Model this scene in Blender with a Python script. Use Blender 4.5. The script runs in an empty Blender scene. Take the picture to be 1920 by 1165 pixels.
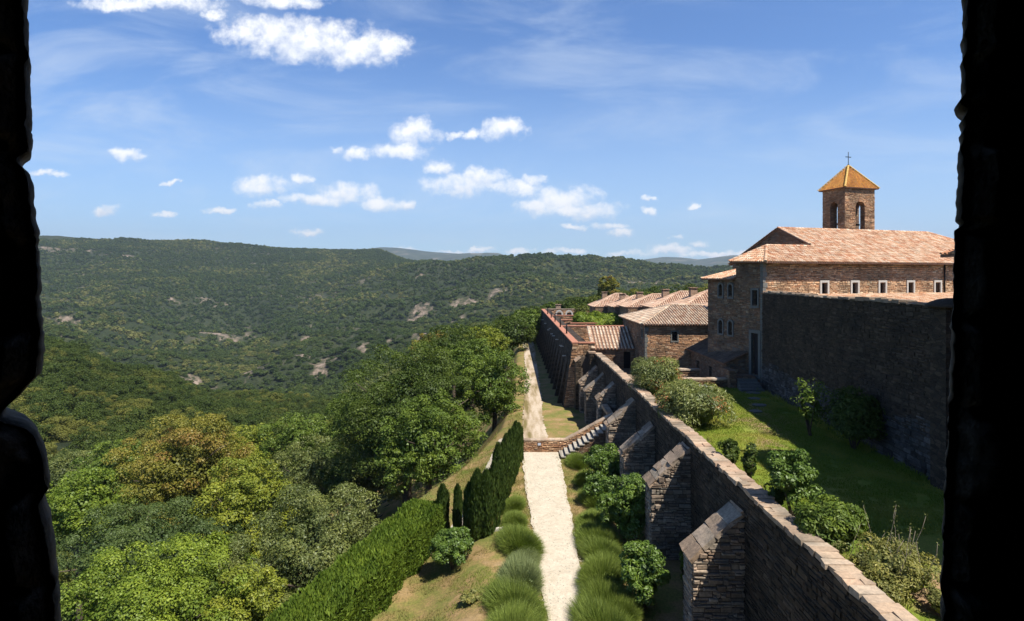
import bpy, bmesh, math, random
import numpy as np
from mathutils import Vector, Matrix
from mathutils.geometry import tessellate_polygon
random.seed(7)
RNG = np.random.default_rng(11)
scene = bpy.context.scene
COL = scene.collection
H = 14.0            # eye height above the garden path
F = 1100.0          # focal length in pixels of the 1920 px wide photograph
R = math.radians

# ------------------------------------------------------------------ helpers
def V3(*a): return Vector(a)

def unpix(px, py, D):
    """world point seen at a place of the photo, D metres ahead"""
    return Vector(((px - 960) / F * D, D, H - (py - 520) / F * D))

def tagit(o, label=None, cat=None, group=None, kind=None):
    if label: o['label'] = label
    if cat: o['category'] = cat
    if group: o['group'] = group
    if kind: o['kind'] = kind
    return o

def thing(name, loc, label, cat, group=None):
    o = bpy.data.objects.new(name, None)
    COL.objects.link(o)
    o.location = loc
    o.empty_display_size = 0.2
    return tagit(o, label, cat, group)

def world_origin(o):
    p = Vector((0, 0, 0))
    while o is not None:
        p += Vector(o.location)
        o = o.parent
    return p

def link_mesh(name, me, parent=None, origin=None):
    """link a mesh given in world coordinates"""
    o = bpy.data.objects.new(name, me)
    COL.objects.link(o)
    if parent is not None:
        w = world_origin(parent)
        me.transform(Matrix.Translation(-w))
        o.parent = parent
    elif origin is not None:
        me.transform(Matrix.Translation(-Vector(origin)))
        o.location = origin
    return o

def np_mesh(name, verts, faces, mats, uv=None, smooth=False, attrs=None):
    """verts (n,3), faces (m,k) all same k"""
    me = bpy.data.meshes.new(name)
    n, m, k = len(verts), len(faces), faces.shape[1]
    me.vertices.add(n)
    me.vertices.foreach_set('co', np.ascontiguousarray(verts, dtype=np.float32).ravel())
    me.loops.add(m * k)
    me.loops.foreach_set('vertex_index', np.ascontiguousarray(faces, dtype=np.int32).ravel())
    me.polygons.add(m)
    me.polygons.foreach_set('loop_start', np.arange(0, m * k, k, dtype=np.int32))
    if smooth:
        me.polygons.foreach_set('use_smooth', np.ones(m, dtype=bool))
    me.update(calc_edges=True)
    for mt in mats: me.materials.append(mt)
    if uv is not None:
        l = me.uv_layers.new(name='UVMap')
        l.data.foreach_set('uv', np.ascontiguousarray(uv, dtype=np.float32).ravel())
    if attrs:
        for nm, arr in attrs.items():
            a = me.attributes.new(nm, 'FLOAT', 'POINT')
            a.data.foreach_set('value', np.ascontiguousarray(arr, dtype=np.float32))
    return me

class MB:
    """collects faces of one mesh"""
    def __init__(s):
        s.v = []; s.f = []; s.m = []; s.sm = []
    def add(s, vs, fs, mi=0, smooth=False):
        b = len(s.v)
        s.v.extend([tuple(x) for x in vs])
        for f in fs:
            s.f.append(tuple(b + i for i in f)); s.m.append(mi); s.sm.append(smooth)
    def quad(s, a, b, c, d, mi=0): s.add([a, b, c, d], [(0, 1, 2, 3)], mi)
    def poly(s, pts, mi=0): s.add(pts, [tuple(range(len(pts)))], mi)
    def hexa(s, p, mi=0):
        """8 corners: bottom 4 ccw, top 4 ccw"""
        s.add(p, [(3, 2, 1, 0), (4, 5, 6, 7), (0, 1, 5, 4), (1, 2, 6, 5), (2, 3, 7, 6), (3, 0, 4, 7)], mi)
    def box(s, a, b, mi=0, jit=0):
        x0, y0, z0 = a; x1, y1, z1 = b
        p = [(x0, y0, z0), (x1, y0, z0), (x1, y1, z0), (x0, y1, z0), (x0, y0, z1), (x1, y0, z1), (x1, y1, z1), (x0, y1, z1)]
        if jit: p = [tuple(c + random.uniform(-jit, jit) for c in q) for q in p]
        s.hexa(p, mi)
    def obox(s, O, U, W, N, u0, u1, w0, w1, n0, n1, mi=0, jit=0):
        O = Vector(O)
        p = []
        for w in (w0, w1):
            for (u, n) in ((u0, n1), (u1, n1), (u1, n0), (u0, n0)):
                q = O + U * u + W * w + N * n
                if jit: q = q + Vector([random.uniform(-jit, jit) for _ in range(3)])
                p.append(q)
        s.hexa(p, mi)
    def prism(s, poly, z0, z1, mi=0):
        n = len(poly)
        vs = [(x, y, z0) for x, y in poly] + [(x, y, z1) for x, y in poly]
        fs = [tuple(range(n - 1, -1, -1)), tuple(range(n, 2 * n))] + [(i, (i + 1) % n, n + (i + 1) % n, n + i) for i in range(n)]
        s.add(vs, fs, mi)
    def tube(s, pts, rad, n=8, mi=0, smooth=True):
        rings = []
        pts = [Vector(p) for p in pts]
        if not hasattr(rad, '__len__'): rad = [rad] * len(pts)
        vs = []
        for i, p in enumerate(pts):
            d = (pts[min(i + 1, len(pts) - 1)] - pts[max(i - 1, 0)]).normalized()
            a = d.orthogonal().normalized(); b = d.cross(a)
            for k in range(n):
                t = 2 * math.pi * k / n
                vs.append(p + (a * math.cos(t) + b * math.sin(t)) * rad[i])
        fs = []
        for i in range(len(pts) - 1):
            for k in range(n):
                fs.append((i * n + k, i * n + (k + 1) % n, (i + 1) * n + (k + 1) % n, (i + 1) * n + k))
        fs.append(tuple(range(n - 1, -1, -1))); fs.append(tuple((len(pts) - 1) * n + k for k in range(n)))
        s.add(vs, fs, mi, smooth)
    def lathe(s, c, prof, n=16, mi=0):
        vs = []; fs = []
        for (r, z) in prof:
            for k in range(n):
                t = 2 * math.pi * k / n
                vs.append((c[0] + r * math.cos(t), c[1] + r * math.sin(t), c[2] + z))
        for i in range(len(prof) - 1):
            for k in range(n):
                fs.append((i * n + k, i * n + (k + 1) % n, (i + 1) * n + (k + 1) % n, (i + 1) * n + k))
        fs.append(tuple(range(n - 1, -1, -1))); fs.append(tuple((len(prof) - 1) * n + k for k in range(n)))
        s.add(vs, fs, mi, True)
    def build(s, name, mats, parent=None, origin=None):
        if not isinstance(mats, (list, tuple)): mats = [mats]
        me = bpy.data.meshes.new(name)
        me.from_pydata(s.v, [], s.f)
        for m in mats: me.materials.append(m)
        me.polygons.foreach_set('material_index', np.array(s.m, dtype=np.int32))
        me.polygons.foreach_set('use_smooth', np.array(s.sm, dtype=bool))
        # box projected uv in metres
        nl = len(me.loops)
        co = np.array(s.v, dtype=np.float64)
        li = np.empty(nl, dtype=np.int32); me.loops.foreach_get('vertex_index', li)
        nrm = np.empty(len(me.polygons) * 3, dtype=np.float32); me.polygons.foreach_get('normal', nrm); nrm = nrm.reshape(-1, 3)
        lt = np.empty(len(me.polygons), dtype=np.int32); me.polygons.foreach_get('loop_total', lt)
        N = np.repeat(nrm, lt, axis=0); P = co[li]
        hl = np.hypot(N[:, 0], N[:, 1]) + 1e-6
        tx, ty = -N[:, 1] / hl, N[:, 0] / hl
        flat = np.abs(N[:, 2]) > .72
        u = np.where(flat, P[:, 0], P[:, 0] * tx + P[:, 1] * ty)
        v = np.where(flat, P[:, 1], P[:, 2])
        l = me.uv_layers.new(name='UVMap')
        l.data.foreach_set('uv', np.stack([u, v], 1).astype(np.float32).ravel())
        return link_mesh(name, me, parent, origin)

UP = Vector((0, 0, 1))

def spans(poly, v, holes=()):
    """u intervals of a horizontal line inside a 2d polygon, minus holes"""
    def cuts(pl):
        xs = []
        n = len(pl)
        for i in range(n):
            (u0, v0), (u1, v1) = pl[i], pl[(i + 1) % n]
            if (v0 <= v) != (v1 <= v):
                xs.append(u0 + (v - v0) / (v1 - v0) * (u1 - u0))
        xs.sort()
        return [(xs[i], xs[i + 1]) for i in range(0, len(xs) - 1, 2)]
    iv = cuts(poly)
    for h in holes:
        for (a, b) in cuts(h):
            nw = []
            for (c, d) in iv:
                if b <= c or a >= d: nw.append((c, d))
                else:
                    if a > c: nw.append((c, a))
                    if b < d: nw.append((b, d))
            iv = nw
    return iv

def stones(mb, O, U, W, N, poly, holes=(), hh=(.10, .22), ll=(.18, .6), prot=(.015, .06), mi=0, gap=.012):
    """rows of separate rough stones laid over a wall face"""
    O = Vector(O)
    v0 = min(p[1] for p in poly); v1 = max(p[1] for p in poly)
    v = v0
    while v < v1 - .03:
        h = min(hh[0] + (hh[1] - hh[0]) * random.random() ** 1.4, v1 - v)
        if v1 - v - h < .05: h = v1 - v
        for (a, b) in spans(poly, v + h * .5, holes):
            u = a
            while u < b - .02:
                l = ll[0] + (ll[1] - ll[0]) * random.random() ** 1.5
                if b - u - l < ll[0] * .6: l = b - u
                if h > .11 and random.random() < .38:
                    k = random.uniform(.35, .65); lay = [(0, h * k), (h * k, h)]
                else: lay = [(0, h)]
                for (y0, y1) in lay:
                    pr = random.uniform(*prot)
                    y1 = y0 + (y1 - y0) * random.uniform(.82, 1)
                    j = min(.03, (y1 - y0) * .17)
                    O2 = O + U * u + W * v
                    g = gap * random.uniform(.3, 1.6)
                    a0 = random.uniform(0, l * .12); a1 = random.uniform(0, l * .12)
                    c = [(g, y0 + g), (l - g, y0 + g), (l - g, y1 - g), (g, y1 - g)]
                    q0 = [O2 + U * x + W * y for x, y in c]
                    ins = [(a0 * random.random(), 1), (-a1 * random.random(), 1), (-a1, -1), (a0, -1)]
                    q1 = [O2 + U * (x + e + random.uniform(-j, j)) + W * (y + random.uniform(-j, j) + s_ * j * .6) + N * (pr + random.uniform(-.012, .012)) for (x, y), (e, s_) in zip(c, ins)]
                    mb.add(q0 + q1, [(4, 5, 6, 7), (0, 1, 5, 4), (1, 2, 6, 5), (2, 3, 7, 6), (3, 0, 4, 7)], mi)
                u += l
        v += h

def panel(mb, O, U, W, N, poly, holes=(), depth=.3, mi=0):
    """flat face with holes and reveals running inwards"""
    O = Vector(O)
    loops = [poly] + list(holes)
    flat = [p for l in loops for p in l]
    tris = tessellate_polygon([[Vector((p[0], p[1], 0)) for p in l] for l in loops])
    vs = [O + U * p[0] + W * p[1] for p in flat]
    fs = []
    for t in tris:
        a, b, c = [vs[i] for i in t]
        fs.append(t if (b - a).cross(c - a).dot(N) > 0 else (t[0], t[2], t[1]))
    mb.add(vs, fs, mi)
    for h in holes:
        n = len(h)
        q = [O + U * p[0] + W * p[1] for p in h]
        q2 = [p - N * depth for p in q]
        mb.add(q + q2, [(i, (i + 1) % n, n + (i + 1) % n, n + i) for i in range(n)], mi)

def rect(u0, v0, u1, v1): return [(u0, v0), (u1, v0), (u1, v1), (u0, v1)]
def arch(uc, w, v0, v1, n=8):
    r = w / 2
    return [(uc - r, v0), (uc + r, v0)] + [(uc + r * math.cos(math.pi * k / n), v1 - r + r * math.sin(math.pi * k / n)) for k in range(n + 1)]

def ring(mb, O, U, W, N, hole, wid, proud, mi=0, back=.05):
    """stone surround round a hole"""
    n = len(hole)
    cu = sum(p[0] for p in hole) / n; cv = sum(p[1] for p in hole) / n
    hu = (max(p[0] for p in hole) - min(p[0] for p in hole)) / 2; hv = (max(p[1] for p in hole) - min(p[1] for p in hole)) / 2
    mu = (max(p[0] for p in hole) + min(p[0] for p in hole)) / 2; mv = (max(p[1] for p in hole) + min(p[1] for p in hole)) / 2
    out = [(mu + (p[0] - mu) * (hu + wid) / hu, mv + (p[1] - mv) * (hv + wid) / hv) for p in hole]
    O = Vector(O)
    inn = [O + U * p[0] + W * p[1] + N * proud for p in hole]
    ou = [O + U * p[0] + W * p[1] + N * proud for p in out]
    oub = [p - N * (proud + back) for p in ou]
    inb = [p - N * (proud + .14) for p in inn]
    fs = []
    for i in range(n):
        j = (i + 1) % n
        fs += [(i, j, n + j, n + i), (n + i, n + j, 2 * n + j, 2 * n + i), (j, i, 3 * n + i, 3 * n + j)]
    mb.add(inn + ou + oub + inb, fs, mi)

def window(parent, O, U, W, N, hole, fm, pm, sm, wid=.16, proud=.09, depth=.22, name='window', bars=True):
    """surround with casement and pane"""
    m = MB(); ring(m, O, U, W, N, hole, wid, proud)
    w = m.build(name, fm, parent)
    O = Vector(O)
    u0 = min(p[0] for p in hole); u1 = max(p[0] for p in hole); v0 = min(p[1] for p in hole); v1 = max(p[1] for p in hole)
    m = MB(); m.poly([O + U * p[0] + W * p[1] - N * depth for p in hole]); m.build('pane', pm, w)
    if bars:
        m = MB(); t = .045
        m.obox(O, U, W, N, u0, u0 + t, v0, v1, -depth + .01, -depth + .05)
        m.obox(O, U, W, N, u1 - t, u1, v0, v1, -depth + .01, -depth + .05)
        m.obox(O, U, W, N, (u0 + u1) / 2 - t / 2, (u0 + u1) / 2 + t / 2, v0, v1 - .05, -depth + .012, -depth + .052)
        m.obox(O, U, W, N, u0 + t, u1 - t, v0, v0 + t, -depth + .011, -depth + .05)
        m.build('frame', sm, w)
    return w

def tiles(mb, P, pitch=.21, course=.38, rad=.085, mi=0, lift=.03, seg=4, E=None):
    """barrel tiles over a planar roof polygon P (first edge = eave, seen from outside ccw)"""
    P = [Vector(p) for p in P]
    U = (P[1] - P[0]).normalized()
    N = None
    for i in range(2, len(P)):
        N = U.cross(P[i] - P[0])
        if N.length > 1e-3: break
    N.normalize()
    if N.z < 0: N = -N
    W = N.cross(U)
    if W.z < 0: W = -W; U = -U
    O = P[0]
    p2 = [((p - O).dot(W), (p - O).dot(U)) for p in P]   # swapped: spans run up the slope
    umin = min(p[1] for p in p2); umax = max(p[1] for p in p2)
    n = max(1, int((umax - umin) / pitch))
    for k in range(n):
        uc = umin + (k + .5) * (umax - umin) / n + random.uniform(-.012, .012)
        for (a, b) in spans(p2, uc):
            w = a - .04
            while w < b - .05:
                l = min(course, b - w)
                if b - w - l < .12: l = b - w
                vs = []
                ju = random.uniform(-.012, .012); jl = random.uniform(-.006, .01)
                for (ww, rr, up) in ((w, rad, lift + jl), (w + l + .04, rad * .86, lift - .022)):
                    for s in range(seg + 1):
                        t = math.pi * s / seg
                        vs.append(O + U * (uc + ju + rr * math.cos(t)) + W * ww + N * (up + rr * math.sin(t)))
                m = seg + 1
                fs = [(s, s + 1, m + s + 1, m + s) for s in range(seg)] + [tuple(range(m - 1, -1, -1))]
                mb.add(vs, fs, mi)
                w += l
    return N

def caps(mb, a, b, rad=.13, l=.36, mi=0, up=.05):
    a = Vector(a); b = Vector(b); d = (b - a); L = d.length; d.normalize()
    side = d.cross(UP).normalized(); nn = side.cross(d)
    n = max(1, int(L / l))
    for k in range(n):
        p = a + d * (k * L / n - .03); q = a + d * ((k + 1) * L / n + .03)
        vs = []
        for (c, r, e) in ((p, rad * 1.1, up + .015), (q, rad * .92, up)):
            for s in range(6):
                t = math.pi * (s / 5 * 1.1 - .05)
                vs.append(c + side * r * math.cos(t) + nn * (e + r * .8 * math.sin(t)))
        mb.add(vs, [(s, s + 1, 7 + s, 6 + s) for s in range(5)] + [(5, 4, 3, 2, 1, 0), (6, 7, 8, 9, 10, 11)], mi)

def slab(mb, P, th=.09, mi=1, off=.0):
    """a thin solid below the roof polygon"""
    P = [Vector(p) for p in P]; n = len(P)
    a = [p - UP * off for p in P]; b = [p - UP * (off + th) for p in P]
    mb.add(a + b, [tuple(range(n)), tuple(range(2 * n - 1, n - 1, -1))] + [(j, i, n + i, n + j) for i in range(n) for j in [(i + 1) % n]], mi)

def roofs(parent, polys, cols, capl=(), name='roof', pitch=.21, course=.38, rad=.085):
    m = MB()
    for P in polys:
        slab(m, P, mi=1, off=.0); tiles(m, P, pitch, course, rad, mi=0)
    for (a, b) in capl: caps(m, a, b, mi=0)
    return m.build(name, cols, parent)
SUN_E = 5.0; EXPO = 0.52; SKY_S = .062; SKY_TINT = (.95, 1.42, 2.0); HAZE = .8e-4
# ------------------------------------------------------------------ materials
class NT:
    def __init__(s, name):
        s.m = bpy.data.materials.new(name); s.m.use_nodes = True
        s.t = s.m.node_tree; s.t.nodes.clear()
        s.out = s.n('ShaderNodeOutputMaterial')
    def n(s, typ, **k):
        x = s.t.nodes.new(typ)
        for a, b in k.items(): setattr(x, a, b)
        return x
    def l(s, a, b): s.t.links.new(a, b)
    def ramp(s, fac, stops, interp='LINEAR'):
        r = s.n('ShaderNodeValToRGB'); r.color_ramp.interpolation = interp
        e = r.color_ramp.elements
        while len(e) < len(stops): e.new(.5)
        for i, (p, c) in enumerate(stops):
            e[i].position = p; e[i].color = (c[0], c[1], c[2], 1)
        s.l(fac, r.inputs[0]); return r.outputs[0]
    def noise(s, vec, scale, detail=3, rough=.55, dist=0):
        x = s.n('ShaderNodeTexNoise'); x.inputs['Scale'].default_value = scale; x.inputs['Detail'].default_value = detail
        x.inputs['Roughness'].default_value = rough; x.inputs['Distortion'].default_value = dist
        if vec is not None: s.l(vec, x.inputs['Vector'])
        return x
    def mix(s, f, a, b, mode='MIX'):
        x = s.n('ShaderNodeMix', data_type='RGBA', blend_type=mode)
        for (i, v) in ((0, f), (6, a), (7, b)):
            if hasattr(v, 'is_output') or hasattr(v, 'links'): s.l(v, x.inputs[i])
            elif i == 0: x.inputs[i].default_value = v
            else: x.inputs[i].default_value = (*v, 1)
        return x.outputs[2]
    def math(s, op, a, b=None, c=None, clamp=False):
        x = s.n('ShaderNodeMath', operation=op); x.use_clamp = clamp
        for i, v in enumerate((a, b, c)):
            if v is None: continue
            if hasattr(v, 'links'): s.l(v, x.inputs[i])
            else: x.inputs[i].default_value = v
        return x.outputs[0]
    def bsdf(s, col, rough=.85, bump=None, bstr=.5, bdist=.03, spec=.3):
        b = s.n('ShaderNodeBsdfPrincipled')
        if hasattr(col, 'links'): s.l(col, b.inputs['Base Color'])
        else: b.inputs['Base Color'].default_value = (*col, 1)
        b.inputs['Roughness'].default_value = rough
        b.inputs['Specular IOR Level'].default_value = spec
        if bump is not None:
            q = s.n('ShaderNodeBump'); q.inputs['Strength'].default_value = bstr; q.inputs['Distance'].default_value = bdist
            s.l(bump, q.inputs['Height']); s.l(q.outputs[0], b.inputs['Normal'])
        s.l(b.outputs[0], s.out.inputs[0])
        return b

def mat_stonepiece(name, cols, dark=.7):
    """separate stones: colour by piece + weathering"""
    t = NT(name)
    g = t.n('ShaderNodeNewGeometry'); tc = t.n('ShaderNodeTexCoord')
    pos = g.outputs['Position']
    k = len(cols)
    c = t.ramp(g.outputs['Random Per Island'], [(i / (k - 1), cols[i]) for i in range(k)])
    n1 = t.noise(pos, 9, 5, .65); n2 = t.noise(pos, .8, 3)
    w = t.ramp(n1.outputs[0], [(.3, (dark, dark, dark)), (.7, (1.2, 1.17, 1.12))])
    c = t.mix(1, c, w, 'MULTIPLY')
    w2 = t.ramp(n2.outputs[0], [(.33, (.55, .58, .58)), (.67, (1.22, 1.16, 1.1))])
    c = t.mix(1, c, w2, 'MULTIPLY')
    t.bsdf(c, .9, n1.outputs[0], .7, .03)
    return t.m

def mat_rubble(name, cols, su=2.4, sv=6.5, mortar=(.16, .12, .09)):
    """rubble masonry by texture, uv in metres"""
    t = NT(name)
    uv = t.n('ShaderNodeUVMap'); uv.uv_map = 'UVMap'
    g = t.n('ShaderNodeNewGeometry')
    nz = t.noise(uv.outputs[0], 3, 2)
    mp = t.n('ShaderNodeMapping'); mp.inputs['Scale'].default_value = (su, sv, 1)
    add = t.n('ShaderNodeVectorMath', operation='MULTIPLY_ADD')
    t.l(nz.outputs[1], add.inputs[0]); add.inputs[1].default_value = (.16, .07, 0); t.l(uv.outputs[0], add.inputs[2])
    t.l(add.outputs[0], mp.inputs[0])
    v1 = t.n('ShaderNodeTexVoronoi', feature='F1'); v1.inputs['Scale'].default_value = 1; v1.inputs['Randomness'].default_value = .85
    v2 = t.n('ShaderNodeTexVoronoi', feature='DISTANCE_TO_EDGE'); v2.inputs['Scale'].default_value = 1; v2.inputs['Randomness'].default_value = .85
    t.l(mp.outputs[0], v1.inputs['Vector']); t.l(mp.outputs[0], v2.inputs['Vector'])
    sp = t.n('ShaderNodeSeparateColor'); t.l(v1.outputs['Color'], sp.inputs[0])
    k = len(cols)
    c = t.ramp(sp.outputs[0], [(i / (k - 1), cols[i]) for i in range(k)])
    n1 = t.noise(uv.outputs[0], 14, 5, .65)
    w = t.ramp(n1.outputs[0], [(.3, (.7, .7, .7)), (.72, (1.22, 1.2, 1.15))])
    c = t.mix(1, c, w, 'MULTIPLY')
    n2 = t.noise(g.outputs['Position'], .55, 4)
    w2 = t.ramp(n2.outputs[0], [(.35, (.7, .72, .73)), (.65, (1.15, 1.1, 1.05))])
    c = t.mix(1, c, w2, 'MULTIPLY')
    e = t.ramp(v2.outputs['Distance'], [(.0, (0, 0, 0)), (.09, (1, 1, 1))])
    c = t.mix(e, mortar, c)
    hgt = t.math('ADD', e, t.math('MULTIPLY', n1.outputs[0], .6))
    t.bsdf(c, .92, hgt, .8, .05)
    return t.m

def mat_tile(name, cols, mossy=0.):
    t = NT(name)
    g = t.n('ShaderNodeNewGeometry')
    k = len(cols)
    c = t.ramp(g.outputs['Random Per Island'], [(i / (k - 1), cols[i]) for i in range(k)])
    n1 = t.noise(g.outputs['Position'], 1.3, 4, .6)
    w = t.ramp(n1.outputs[0], [(.32, (.74, .7, .68)), (.66, (1.15, 1.12, 1.1))])
    c = t.mix(1, c, w, 'MULTIPLY')
    n2 = t.noise(g.outputs['Position'], 11, 4, .6)
    w = t.ramp(n2.outputs[0], [(.3, (.78, .76, .74)), (.6, (1.08, 1.08, 1.08))])
    c = t.mix(1, c, w, 'MULTIPLY')
    t.bsdf(c, .85, n2.outputs[0], .3, .01)
    return t.m

def mat_plain(name, col, rough=.8, var=.25, sc=6, bump=.2, metal=0):
    t = NT(name)
    g = t.n('ShaderNodeNewGeometry')
    n1 = t.noise(g.outputs['Position'], sc, 4, .6)
    c = t.ramp(n1.outputs[0], [(.3, tuple(x * (1 - var) for x in col)), (.7, tuple(x * (1 + var) for x in col))])
    b = t.bsdf(c, rough, n1.outputs[0], bump, .02)
    b.inputs['Metallic'].default_value = metal
    return t.m

def mat_leaf(name, a, b, c=None, trans=.24, inst=False, gloss=.06, cth=(.5, .72)):
    """a,b: two leaf greens; c: the odd colour taken where the tint attribute is high"""
    t = NT(name)
    g = t.n('ShaderNodeNewGeometry')
    col = t.ramp(g.outputs['Random Per Island'], [(0, a), (1, b)])
    at = t.n('ShaderNodeAttribute'); at.attribute_name = 'tint'
    if inst: at.attribute_type = 'INSTANCER'
    if c is not None:
        f = t.ramp(at.outputs['Fac'], [(cth[0], (0, 0, 0)), (cth[1], (1, 1, 1))])
        col = t.mix(f, col, c)
    # clump to clump difference of the foliage; its dark end also shades the crown core
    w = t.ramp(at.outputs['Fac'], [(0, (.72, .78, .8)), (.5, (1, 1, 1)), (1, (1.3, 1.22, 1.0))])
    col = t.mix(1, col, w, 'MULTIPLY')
    d = t.n('ShaderNodeBsdfDiffuse'); tr = t.n('ShaderNodeBsdfTranslucent'); gl = t.n('ShaderNodeBsdfGlossy')
    t.l(col, d.inputs[0])
    tc = t.mix(1, col, (1.15, 1.25, .6), 'MULTIPLY'); t.l(tc, tr.inputs[0])
    gl.inputs['Roughness'].default_value = .5; gl.inputs[0].default_value = (.75, .8, .7, 1)
    m1 = t.n('ShaderNodeMixShader'); m1.inputs[0].default_value = trans
    t.l(d.outputs[0], m1.inputs[1]); t.l(tr.outputs[0], m1.inputs[2])
    m2 = t.n('ShaderNodeMixShader'); m2.inputs[0].default_value = gloss * .4
    t.l(m1.outputs[0], m2.inputs[1]); t.l(gl.outputs[0], m2.inputs[2])
    t.l(m2.outputs[0], t.out.inputs[0])
    return t.m

M = {}
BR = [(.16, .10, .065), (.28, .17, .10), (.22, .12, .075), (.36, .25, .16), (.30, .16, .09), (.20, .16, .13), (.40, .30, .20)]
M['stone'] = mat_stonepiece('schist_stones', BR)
M['mortar'] = mat_plain('old_mortar', (.10, .075, .055), .95, .3, 12, .5)
M['rubble'] = mat_rubble('schist_rubble', BR)
SHADE_GR = [(.038, .029, .020), (.070, .052, .036), (.050, .036, .025), (.105, .080, .056), (.062, .041, .028)]  # schist darkened in its colour to carry the deep shade on these walls
M['shadestone'] = mat_stonepiece('shade_darkened_schist_stones', SHADE_GR)
M['shaderubble'] = mat_rubble('shade_darkened_schist_rubble', SHADE_GR, 2.6, 7, (.04, .033, .026))
OR = [(.40, .21, .115), (.55, .34, .20), (.46, .25, .135), (.62, .43, .28), (.31, .165, .10), (.58, .38, .23)]
M['ostone'] = mat_stonepiece('warm_schist_stones', OR)
M['bstone'] = mat_stonepiece('buttress_stones', [(.24, .18, .135), (.40, .32, .25), (.31, .22, .16), (.48, .40, .32), (.20, .15, .115), (.44, .33, .25)], .6)
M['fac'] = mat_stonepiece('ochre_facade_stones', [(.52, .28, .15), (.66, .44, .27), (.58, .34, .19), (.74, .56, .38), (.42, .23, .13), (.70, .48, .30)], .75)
M['cope'] = mat_stonepiece('coping_stones', [(.36, .27, .20), (.46, .36, .27), (.40, .28, .20), (.52, .43, .34)], .75)
M['scope'] = mat_stonepiece('grey_coping_stones', [(.25, .19, .145), (.40, .31, .24), (.33, .24, .17), (.44, .37, .30)], .55)
M['lime'] = mat_plain('pale_limestone', (.50, .46, .40), .85, .15, 10, .3)
M['tread'] = mat_plain('worn_limestone', (.40, .36, .30), .85, .2, 8, .3)
M['dlime'] = mat_plain('serpentine_stone', (.17, .165, .145), .8, .2, 10, .3)
M['base'] = mat_rubble('pale_rubble_footing', [(.30, .29, .30), (.42, .41, .41), (.24, .22, .22), (.50, .49, .48)], 2.2, 4.5, (.17, .16, .16))
M['tile_c'] = mat_tile('salmon_barrel_tiles', [(.56, .29, .16), (.66, .42, .26), (.72, .53, .37), (.52, .23, .12), (.68, .46, .30), (.78, .64, .48), (.60, .34, .19)])
M['tile_o'] = mat_tile('weathered_barrel_tiles', [(.50, .36, .25), (.60, .48, .35), (.44, .27, .18), (.66, .56, .43), (.52, .42, .32), (.40, .31, .24)])
M['tile_shade'] = mat_tile('shade_darkened_tiles', [(.15, .10, .07), (.20, .14, .10), (.12, .085, .065), (.25, .18, .13)])  # darker tile colours that paint in the shade on the annex roof
M['fstone'] = mat_stonepiece('pale_footing_stones', [(.07, .068, .07), (.13, .125, .125), (.05, .045, .043), (.17, .165, .165)], .6)
M['tile_f'] = mat_tile('faded_barrel_tiles', [(.56, .36, .25), (.62, .46, .33), (.52, .31, .21), (.64, .50, .38)])
M['tile_t'] = mat_tile('ochre_flat_tiles', [(.58, .25, .045), (.64, .30, .06), (.52, .20, .045), (.68, .35, .08)])
M['tile_h'] = mat_plain('yellow_hip_tiles', (.66, .42, .12), .6, .15, 8, .1)
M['under'] = mat_plain('roof_bed_tiles', (.26, .14, .09), .9, .25, 6, .3)
M['terra'] = mat_plain('terracotta_coping', (.46, .20, .125), .85, .2, 4, .2)
M['wood'] = mat_plain('dark_wood', (.035, .028, .03), .7, .3, 8, .2)
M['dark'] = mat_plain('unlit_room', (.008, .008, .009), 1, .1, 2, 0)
M['iron'] = mat_plain('wrought_iron', (.02, .02, .022), .55, .2, 20, .1, .6)
M['bronze'] = mat_plain('bell_bronze', (.10, .08, .05), .5, .3, 8, .1, .8)
t = NT('window_glass'); b = t.bsdf((.012, .014, .018), .08, spec=.6); M['glass'] = t.m
M['bark'] = mat_plain('tree_bark', (.10, .075, .055), .95, .35, 7, .7)
M['gravel'] = None
# ------------------------------------------------------------------ camera, sun, sky
cam_d = bpy.data.cameras.new('camera'); cam = bpy.data.objects.new('camera', cam_d); COL.objects.link(cam)
cam.location = (0, 0, H); cam.rotation_euler = (R(90), 0, 0)
cam_d.sensor_width = 36; cam_d.lens = 36 * F / 1920; cam_d.shift_y = -62.5 / 1920
cam_d.clip_start = .05; cam_d.clip_end = 60000
scene.camera = cam
SUN = Vector((.444, -.42, 1)).normalized()
sd = bpy.data.lights.new('sun', 'SUN'); so = bpy.data.objects.new('sun', sd); COL.objects.link(so)
sd.energy = SUN_E; sd.angle = R(.5); sd.color = (1, .955, .87)
so.rotation_euler = SUN.to_track_quat('Z', 'Y').to_euler(); so.location = (30, -10, 60)
scene.view_settings.view_transform = 'Standard'; scene.view_settings.look = 'None'
scene.view_settings.exposure = EXPO; scene.view_settings.gamma = 1
scene.cycles.max_bounces = 6; scene.cycles.diffuse_bounces = 1; scene.cycles.glossy_bounces = 2
scene.cycles.transmission_bounces = 3; scene.cycles.transparent_max_bounces = 6; scene.cycles.volume_bounces = 0
scene.cycles.use_denoising = True
wd = bpy.data.worlds.new('World'); scene.world = wd; wd.use_nodes = True
wt = wd.node_tree; wt.nodes.clear()
class WT(NT):
    def __init__(s): s.t = wt
w = WT()
out = w.n('ShaderNodeOutputWorld'); bg = w.n('ShaderNodeBackground'); w.l(bg.outputs[0], out.inputs[0])
sky = w.n('ShaderNodeTexSky', sky_type='NISHITA'); sky.sun_disc = False
sky.sun_elevation = math.asin(SUN.z); sky.sun_rotation = math.atan2(SUN.x, SUN.y)
sky.altitude = 400; sky.air_density = 1.0; sky.dust_density = .5; sky.ozone_density = 1.5
tc = w.n('ShaderNodeTexCoord'); sx = w.n('ShaderNodeSeparateXYZ'); w.l(tc.outputs['Generated'], sx.inputs[0])
yy = w.math('MAXIMUM', sx.outputs[1], .03)
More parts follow.
